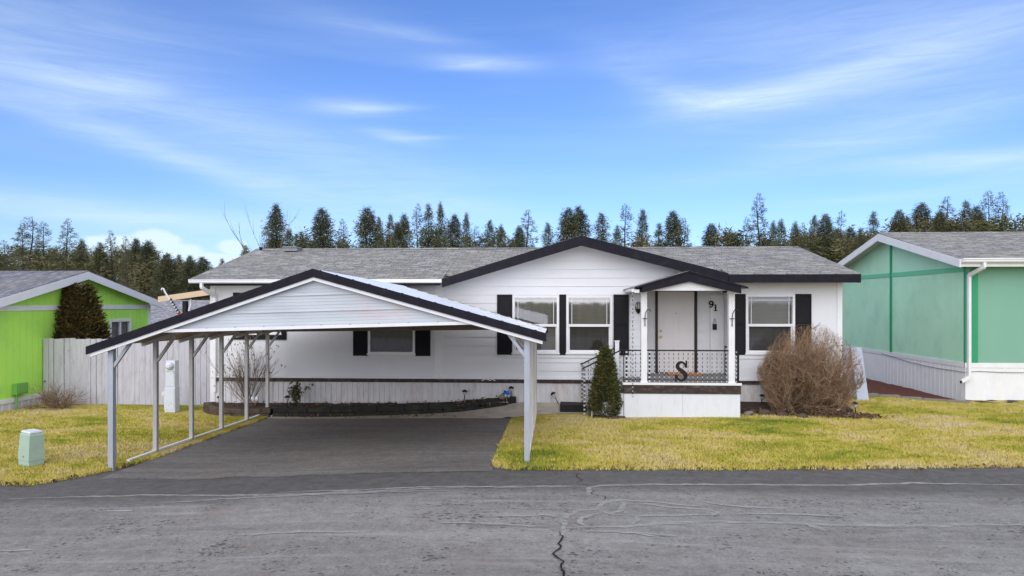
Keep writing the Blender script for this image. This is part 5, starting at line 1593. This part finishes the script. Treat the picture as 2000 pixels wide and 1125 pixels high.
# round bare bush right of the porch
random.seed(31)
BX, BY = 5.66, 15.55; bz = zg(BX, BY) + .03
bb = thing('bare_bush', 'large round leafless brown bush in front of the right window', 'bush', (BX, BY, bz))
def dome(q):
    dx, dy, dz = (q.x - BX - .10) / 1.14, (q.y - BY) / .95, (q.z - bz) / 1.98
    dx += .10 * dz if q.x < BX else 0
    top = 1.0 - .20 * max(0, -(q.x - BX) / 1.1)
    w = .26 * mnoise.noise(Vector((q.x * 2.2, q.y * 2.2, q.z * 2.2)))
    k = .76 + .24 * min(1, dz / .40)
    return (dx / k) ** 2 + (dy / k) ** 2 + max(0, (dz / top - .38) / .62) ** 2 < 1.0 + w
ch = []
sp = {'up': .40, 'wob': .19, 'levels': 3, 'kids': (6, 5, 3), 'fan': .80, 'len': .62, 'tone': .22}
for i in range(80):
    a = random.uniform(0, 2 * PI); e = random.uniform(.05, 1.2)
    d = Vector((math.cos(a) * math.cos(e) * 1.3, math.sin(a) * math.cos(e) * .8, math.sin(e)))
    p = Vector((BX + random.uniform(-.62, .62), BY + random.uniform(-.35, .35), bz))
    grow(p, d, random.uniform(.9, 1.4), random.choice((.009, .010, .012, .018)), 0, sp, ch, dome, .1)
twig_mesh(ch, 'branches', M['twig'], bb)
# pale leafless shrub left
random.seed(33)
SX, SY = -7.12, 15.75; sz_ = zg(SX, SY) + .15
sb = thing('bare_shrub', 'pale leafless shrub with upright twigs at the left house corner', 'shrub', (SX, SY, sz_))
ch = []; tips = []
sp = {'up': .45, 'wob': .10, 'levels': 2, 'kids': (4, 2), 'fan': .38, 'len': .55, 'tone': .2}
for i in range(34):
    a = random.uniform(0, 2 * PI); e = random.uniform(.55, 1.35)
    d = Vector((math.cos(a) * math.cos(e), math.sin(a) * math.cos(e) * .5, math.sin(e)))
    grow(Vector((SX + random.uniform(-.08, .08), SY + random.uniform(-.06, .06), sz_ - .03)), d, random.uniform(.7, 1.15), .0085, 0, sp, ch, None, .35)
twig_mesh(ch, 'branches', M['twig_grey'], sb)
tp = [c[0][-1] - Vector((SX, SY, sz_)) for c in ch if random.random() < .28]
leaf_cloud('leaves', tp, [Vector((0, 0, 1))] * len(tp), .045, 3, M['twig'], None, .5, .6, sb)  # small buds on the twig tips
# dry low shrub by the fence
random.seed(35)
DX, DY = -12.0, 15.95; dz_ = zg(DX, DY)
ds_ = thing('dry_shrub', 'low dry brown shrub between lime green wall and grey fence', 'shrub', (DX, DY, dz_))
ch = []
sp = {'up': .2, 'wob': .2, 'levels': 2, 'kids': (6, 4), 'fan': .7, 'len': .6, 'tone': .2}
for i in range(46):
    a = random.uniform(0, 2 * PI); e = random.uniform(.15, 1.1)
    d = Vector((math.cos(a) * math.cos(e) * 1.2, math.sin(a) * math.cos(e) * .6, math.sin(e)))
    grow(Vector((DX + random.uniform(-.25, .25), DY + random.uniform(-.1, .1), dz_)), d, random.uniform(.28, .5), .007, 0, sp, ch, None, .15)
twig_mesh(ch, 'branches', M['twig'], ds_)
# dry leafy plant by the carport corner post
random.seed(36)
LX, LY = -5.98, 15.72; lz = zg(LX, LY) + .15
pl = thing('leafy_plant', 'small drooping brown and green leafy plant beside the carport corner post', 'plant', (LX, LY, lz))
ch = []; sp = {'up': .5, 'wob': .15, 'levels': 1, 'kids': (3,), 'fan': .5, 'len': .5, 'tone': .1}
for i in range(9):
    a = random.uniform(0, 2 * PI); d = Vector((math.cos(a) * .25, math.sin(a) * .2, 1)).normalized()
    grow(Vector((LX, LY, lz - .02)), d, random.uniform(.35, .55), .006, 0, sp, ch, None, .2)
twig_mesh(ch, 'stems', M['twig'], pl)
tp = [Vector(p) - Vector((LX, LY, lz)) for c in ch for p in c[0][1:]]
leaf_cloud('leaves', tp, [Vector((random.uniform(-1, 1), -.4, -.5)).normalized() for _ in tp], .085, 2, M['spruce'], None, .5, .5, pl, .5)

# bare deciduous trees behind the ridge
for seed, px, Y, top, lab, nst in ((41, 527, 38, 405, 'leafless tree with thin upright branches behind the left end of the ridge', 6), (43, 765, 42, 425, 'faint leafless tree behind the ridge right of the roof vent', 3)):
    random.seed(seed)
    x, y, zt = at(px, top, Y)
    t = thing('bare_tree', lab, 'tree', (x, y, -1.0), 'leafless trees behind the ridge')
    mb = MB(); mb.tube([(x, y, -1.1), (x + .1, y, .6), (x, y, 1.9)], [.16, .13, .10], 8); mb.build('trunk', M['bark'], t)
    ch = []; sp = {'up': .55, 'wob': .10, 'levels': 2, 'kids': (4, 3), 'fan': .22, 'len': .45, 'tone': .1}
    for i in range(nst):
        a = PI * (i + .5) / nst + random.uniform(-.2, .2); lean = .16
        d = Vector((math.cos(a) * lean, random.uniform(-.3, .3), .75 + .4 * math.sin(a))).normalized()
        grow(Vector((x, y, 1.8)), d, (zt - 1.8) * random.uniform(.5, .78), .026, 0, sp, ch, None, .25)
    twig_mesh(ch, 'branches', M['twig_grey'], t, 4)

# clipped conifers near the houses
def cone_shrub(name, label, cat, base, h, rad, mat, prof, n, size, seed, tips=((0, 0, 1.0),)):
    random.seed(seed)
    t = thing(name, label, cat, base)
    mb = MB(); mb.tube([(base[0], base[1], base[2] - .05), (base[0], base[1], base[2] + h * .8)], [.05, .015], 6); mb.build('trunk', M['bark'], t)
    cs, ds, rn, sz = [], [], [], []
    while len(cs) < n:
        tx, ty, th = random.choice(tips)
        f = random.random() ** .8
        a = random.uniform(0, 2 * PI)
        R = rad * prof(f) * (1 + .16 * mnoise.noise(Vector((math.cos(a) * 1.6, math.sin(a) * 1.6, f * 5 + seed))) + .10 * mnoise.noise(Vector((math.cos(a) * 4, math.sin(a) * 4, f * 14))))
        R *= random.uniform(.55, 1.0) ** .5
        cs.append((tx * f + math.cos(a) * R, ty * f + math.sin(a) * R, h * th * f)); ds.append(Vector((math.cos(a), math.sin(a), .55)).normalized())
        rn.append(min(1, max(0, .5 + .5 * mnoise.noise(Vector((math.cos(a) * 2.2, math.sin(a) * 2.2, f * 6 + seed))) + random.uniform(-.2, .2)))); sz.append(random.uniform(.7, 1.2) * size)
    leaf_cloud('foliage', cs, ds, sz, 7, mat, rn, .9, .38, t)
    return t
cone_shrub('dwarf_spruce', 'small cone shaped dwarf spruce in front of the porch stairs', 'shrub', (1.21, 15.08, zg(1.21, 15.08)), 1.50, .37, M['spruce'],
           lambda f: (1 - f) ** .72 * (.72 + .34 * min(1, f * 5)) + .05, 3200, .060, 5)
cone_shrub('arborvitae', 'tall dark brown-green arborvitae with two tips behind the grey fence', 'shrub', (-12.42, 17.42, -.1), 3.02, .68, M['cedar'],
           lambda f: max(.03, (1 - f ** 2.6)) * .98, 5200, .105, 9, ((-.22, 0, 1.0), (.17, 0, .99), (0, 0, .95)))
# leaf litter by the bush
random.seed(51)
cs = [(random.gauss(6.45, .32), random.gauss(15.12, .14)) for _ in range(420)] + [(random.uniform(4.3, 6.6), random.gauss(15.35, .14)) for _ in range(300)]
cs += [(random.uniform(-6.1, -2), 15.0 + random.uniform(-.06, .1)) for _ in range(60)] + [(random.uniform(-8.2, -1), 15.75 + random.uniform(-.3, .3)) for _ in range(200)]
cs += [(x_, eR(x_) - abs(random.gauss(0, .12)) + .02) for x_ in (random.uniform(-.8, 8) for _ in range(120))] + [(x_, eL(x_) - abs(random.gauss(0, .12)) + .02) for x_ in (random.uniform(-8, -6.4) for _ in range(40))]
cs3 = [(x, y, zg(x, y) + (.012 if y < 12 else (.05 if x > 0 else (.03 if y < 15.12 else .19))) + random.uniform(0, .03)) for x, y in cs]
tag(leaf_cloud('leaf_litter', cs3, [Vector((random.gauss(0, 1), random.gauss(0, 1), .3)).normalized() for _ in cs3], .05, 2, M['leaf'], None, .4, .7), kind='stuff')

# ------------------------------------------------------------------ sky, sun, camera
SUN_EL, SUN_AZ = math.radians(28), math.radians(190)     # azimuth measured from +Y towards +X
w = bpy.data.worlds.new('World'); scene.world = w; w.use_nodes = True
t = NT(w.node_tree); t.n.clear()
out = t.add('ShaderNodeOutputWorld'); bg = t.add('ShaderNodeBackground')
sky = t.add('ShaderNodeTexSky'); sky.sky_type = 'NISHITA'; sky.sun_disc = False
sky.sun_elevation = SUN_EL; sky.sun_rotation = SUN_AZ; sky.air_density = 1.0; sky.dust_density = SKY_DUST; sky.ozone_density = SKY_OZONE
d = t.add('ShaderNodeTexCoord').outputs['Generated']
sx = t.add('ShaderNodeSeparateXYZ'); t.link(d, sx.inputs[0])
az = t.m('ARCTAN2', sx.outputs[0], sx.outputs[1]); el = t.m('ARCSINE', sx.outputs[2])
cc = t.add('ShaderNodeCombineXYZ'); t.link(az, cc.inputs[0]); t.link(t.m('MULTIPLY', el, 2.6), cc.inputs[1])
nw = t.noise(cc.outputs[0], 2.2, 4, .55)
nd = t.noise(t.mapping(cc.outputs[0], (1, 2.4, 1), (3, 1, 0), (0, 0, -.12)), 3.0, 6, .6, .4)
az2 = t.m('ADD', az, t.m('MULTIPLY', t.m('SUBTRACT', nd, .5), .07)); el2 = t.m('ADD', el, t.m('MULTIPLY', t.m('SUBTRACT', nw, .5), .018))
def deg(px, py):   # sky direction of a cloud, degrees of azimuth and elevation
    u, v = (px - 1000) / FPX, (HZ - py) / FPX
    return math.atan(u) - CAM_YAW, math.atan(v / math.sqrt(1 + u * u))
CLOUDS = [  # centre, half length, half thickness (1/1333 rad), tilt, strength
 (120, 160, 150, 30, .10, .40), (230, 172, 90, 16, -.05, .22), (-60, 40, 330, 110, .05, .42), (110, 238, 170, 15, .27, .36), (330, 300, 240, 18, .33, .36), (540, 362, 200, 22, .25, .34),
 (700, 330, 330, 60, .22, .34), (820, 395, 190, 18, .10, .30), (60, 402, 260, 22, .08, .50), (300, 425, 200, 18, .06, .25), (430, 250, 260, 60, .2, .22),
 (690, 212, 85, 17, -.02, .58), (745, 215, 70, 6, -.08, .35), (780, 267, 55, 12, .10, .55), (830, 270, 60, 4, -.06, .30), (935, 123, 95, 13, .03, .66), (900, 130, 60, 6, -.10, .25), (800, 68, 120, 10, .08, .30), (640, 40, 160, 30, .1, .2),
 (1390, 196, 130, 24, .06, .55), (1480, 188, 150, 18, -.10, .50), (1300, 172, 110, 18, .30, .30), (1620, 165, 240, 34, -.16, .45), (1850, 80, 330, 100, -.25, .48), (1230, 110, 100, 30, .25, .20), (1500, 60, 250, 70, .0, .28),
 (1780, 250, 300, 30, -.16, .42), (1900, 312, 170, 14, .04, .62), (1960, 330, 150, 34, .1, .35), (1560, 282, 90, 8, .05, .25), (1700, 386, 130, 9, -.02, .28),
 (300, 490, 240, 34, 0, .30),
 (560, 430, 300, 30, .05, .25), (1000, 470, 1400, 60, 0, .16)]
PUFFS = [(235, 476, 70, 22), (300, 470, 55, 26), (340, 492, 60, 20), (200, 470, 36, 10), (455, 484, 34, 20), (425, 508, 70, 18), (270, 505, 120, 20), (120, 512, 90, 16)]
tot = None
for px, py, sa, sb_, tl, amp in CLOUDS:
    a0, e0 = deg(px, py)
    da, de = t.m('SUBTRACT', az2, a0), t.m('SUBTRACT', el2, e0)
    c_, s_ = math.cos(-tl), math.sin(-tl)
    p = t.m('DIVIDE', t.m('ADD', t.m('MULTIPLY', da, c_), t.m('MULTIPLY', de, s_)), sa / FPX)
    q = t.m('DIVIDE', t.m('SUBTRACT', t.m('MULTIPLY', de, c_), t.m('MULTIPLY', da, s_)), sb_ / FPX)
    g_ = t.m('MULTIPLY', t.m('POWER', 2.718, t.m('MULTIPLY', t.m('ADD', t.m('MULTIPLY', p, p), t.m('MULTIPLY', q, q)), -1.0)), amp)
    tot = g_ if tot is None else t.m('ADD', tot, g_)
wisp = t.noise(t.mapping(cc.outputs[0], (1.0, 3.6, 1), (0, 0, 0), (0, 0, -.1)), 6.0, 10, .66, 1.1)
soft = t.ramp(wisp, [(.30, .58), (.72, 1.28)])
cl = t.m('MULTIPLY', t.m('MULTIPLY', tot, soft), .56, clamp=True)
puff = None
for px, py, sa, sb_ in PUFFS:
    a0, e0 = deg(px, py)
    p = t.m('DIVIDE', t.m('SUBTRACT', az, a0), sa / FPX); q = t.m('DIVIDE', t.m('SUBTRACT', el, e0), sb_ / FPX)
    g_ = t.m('POWER', 2.718, t.m('MULTIPLY', t.m('ADD', t.m('MULTIPLY', p, p), t.m('MULTIPLY', q, q)), -1.0))
    puff = g_ if puff is None else t.m('MAXIMUM', puff, g_)
c3 = t.add('ShaderNodeCombineXYZ'); t.link(az, c3.inputs[0]); t.link(t.m('MULTIPLY', el, 1.7), c3.inputs[1])
pn_ = t.noise(c3.outputs[0], 17, 6, .6)
puff = t.ramp(t.m('ADD', puff, t.m('MULTIPLY', t.m('SUBTRACT', pn_, .5), 1.1)), [(.30, 0.0), (.78, .85)], 'EASE')
cl = t.m('MAXIMUM', cl, puff)
# thin general veil, as high cirrus gives
veil = t.ramp(t.noise(t.mapping(cc.outputs[0], (.7, 3.2, 1), (2, 0, 0), (0, 0, -.18)), 2.0, 5, .55, .3), [(.48, 0.0), (.85, .12)])
cl = t.m('ADD', cl, veil, clamp=True)
# bright overcast added to the unseen sky behind and overhead, to fill the shade
fill_overcast = t.ramp(t.m('ADD', t.m('ADD', t.m('MULTIPLY', sx.outputs[1], -.8), t.m('MULTIPLY', sx.outputs[2], .9)), t.m('ADD', t.m('MULTIPLY', t.m('SUBTRACT', nw, .5), .25), .2)), [(.02, 0.0), (.38, .95)], 'EASE')

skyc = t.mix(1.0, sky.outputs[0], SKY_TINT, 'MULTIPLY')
col = t.mix(fill_overcast, t.mix(cl, skyc, (3.9, 4.7, 5.6)), FILL_CLOUD_COL)
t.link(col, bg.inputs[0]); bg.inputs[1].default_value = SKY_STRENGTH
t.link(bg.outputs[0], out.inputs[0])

sl = bpy.data.lights.new('sun', 'SUN'); sl.energy = SUN_E; sl.angle = math.radians(SUN_ANGLE); sl.color = (1, .965, .92)
so = bpy.data.objects.new('sun', sl); C.objects.link(so)
dirv = Vector((math.sin(SUN_AZ) * math.cos(SUN_EL), math.cos(SUN_AZ) * math.cos(SUN_EL), math.sin(SUN_EL)))
so.rotation_euler = dirv.to_track_quat('Z', 'Y').to_euler(); so.location = dirv * 60

cam = bpy.data.cameras.new('camera'); cam.lens = 24; cam.sensor_width = 36; cam.sensor_fit = 'HORIZONTAL'
cam.shift_y = (HZ - 562.5) / 2000; cam.clip_end = 6000; cam.clip_start = .05
co = bpy.data.objects.new('camera', cam); C.objects.link(co)
co.location = (0, 0, CAM_H); co.rotation_euler = (PI / 2, 0, CAM_YAW); scene.camera = co

scene.render.engine = 'CYCLES'
scene.cycles.use_denoising = True
scene.cycles.max_bounces = 6; scene.cycles.transparent_max_bounces = 12
scene.view_settings.view_transform = 'Standard'; scene.view_settings.look = 'None'
scene.view_settings.gamma = 1; scene.view_settings.exposure = EXPOSURE
scene.view_settings.use_curve_mapping = False
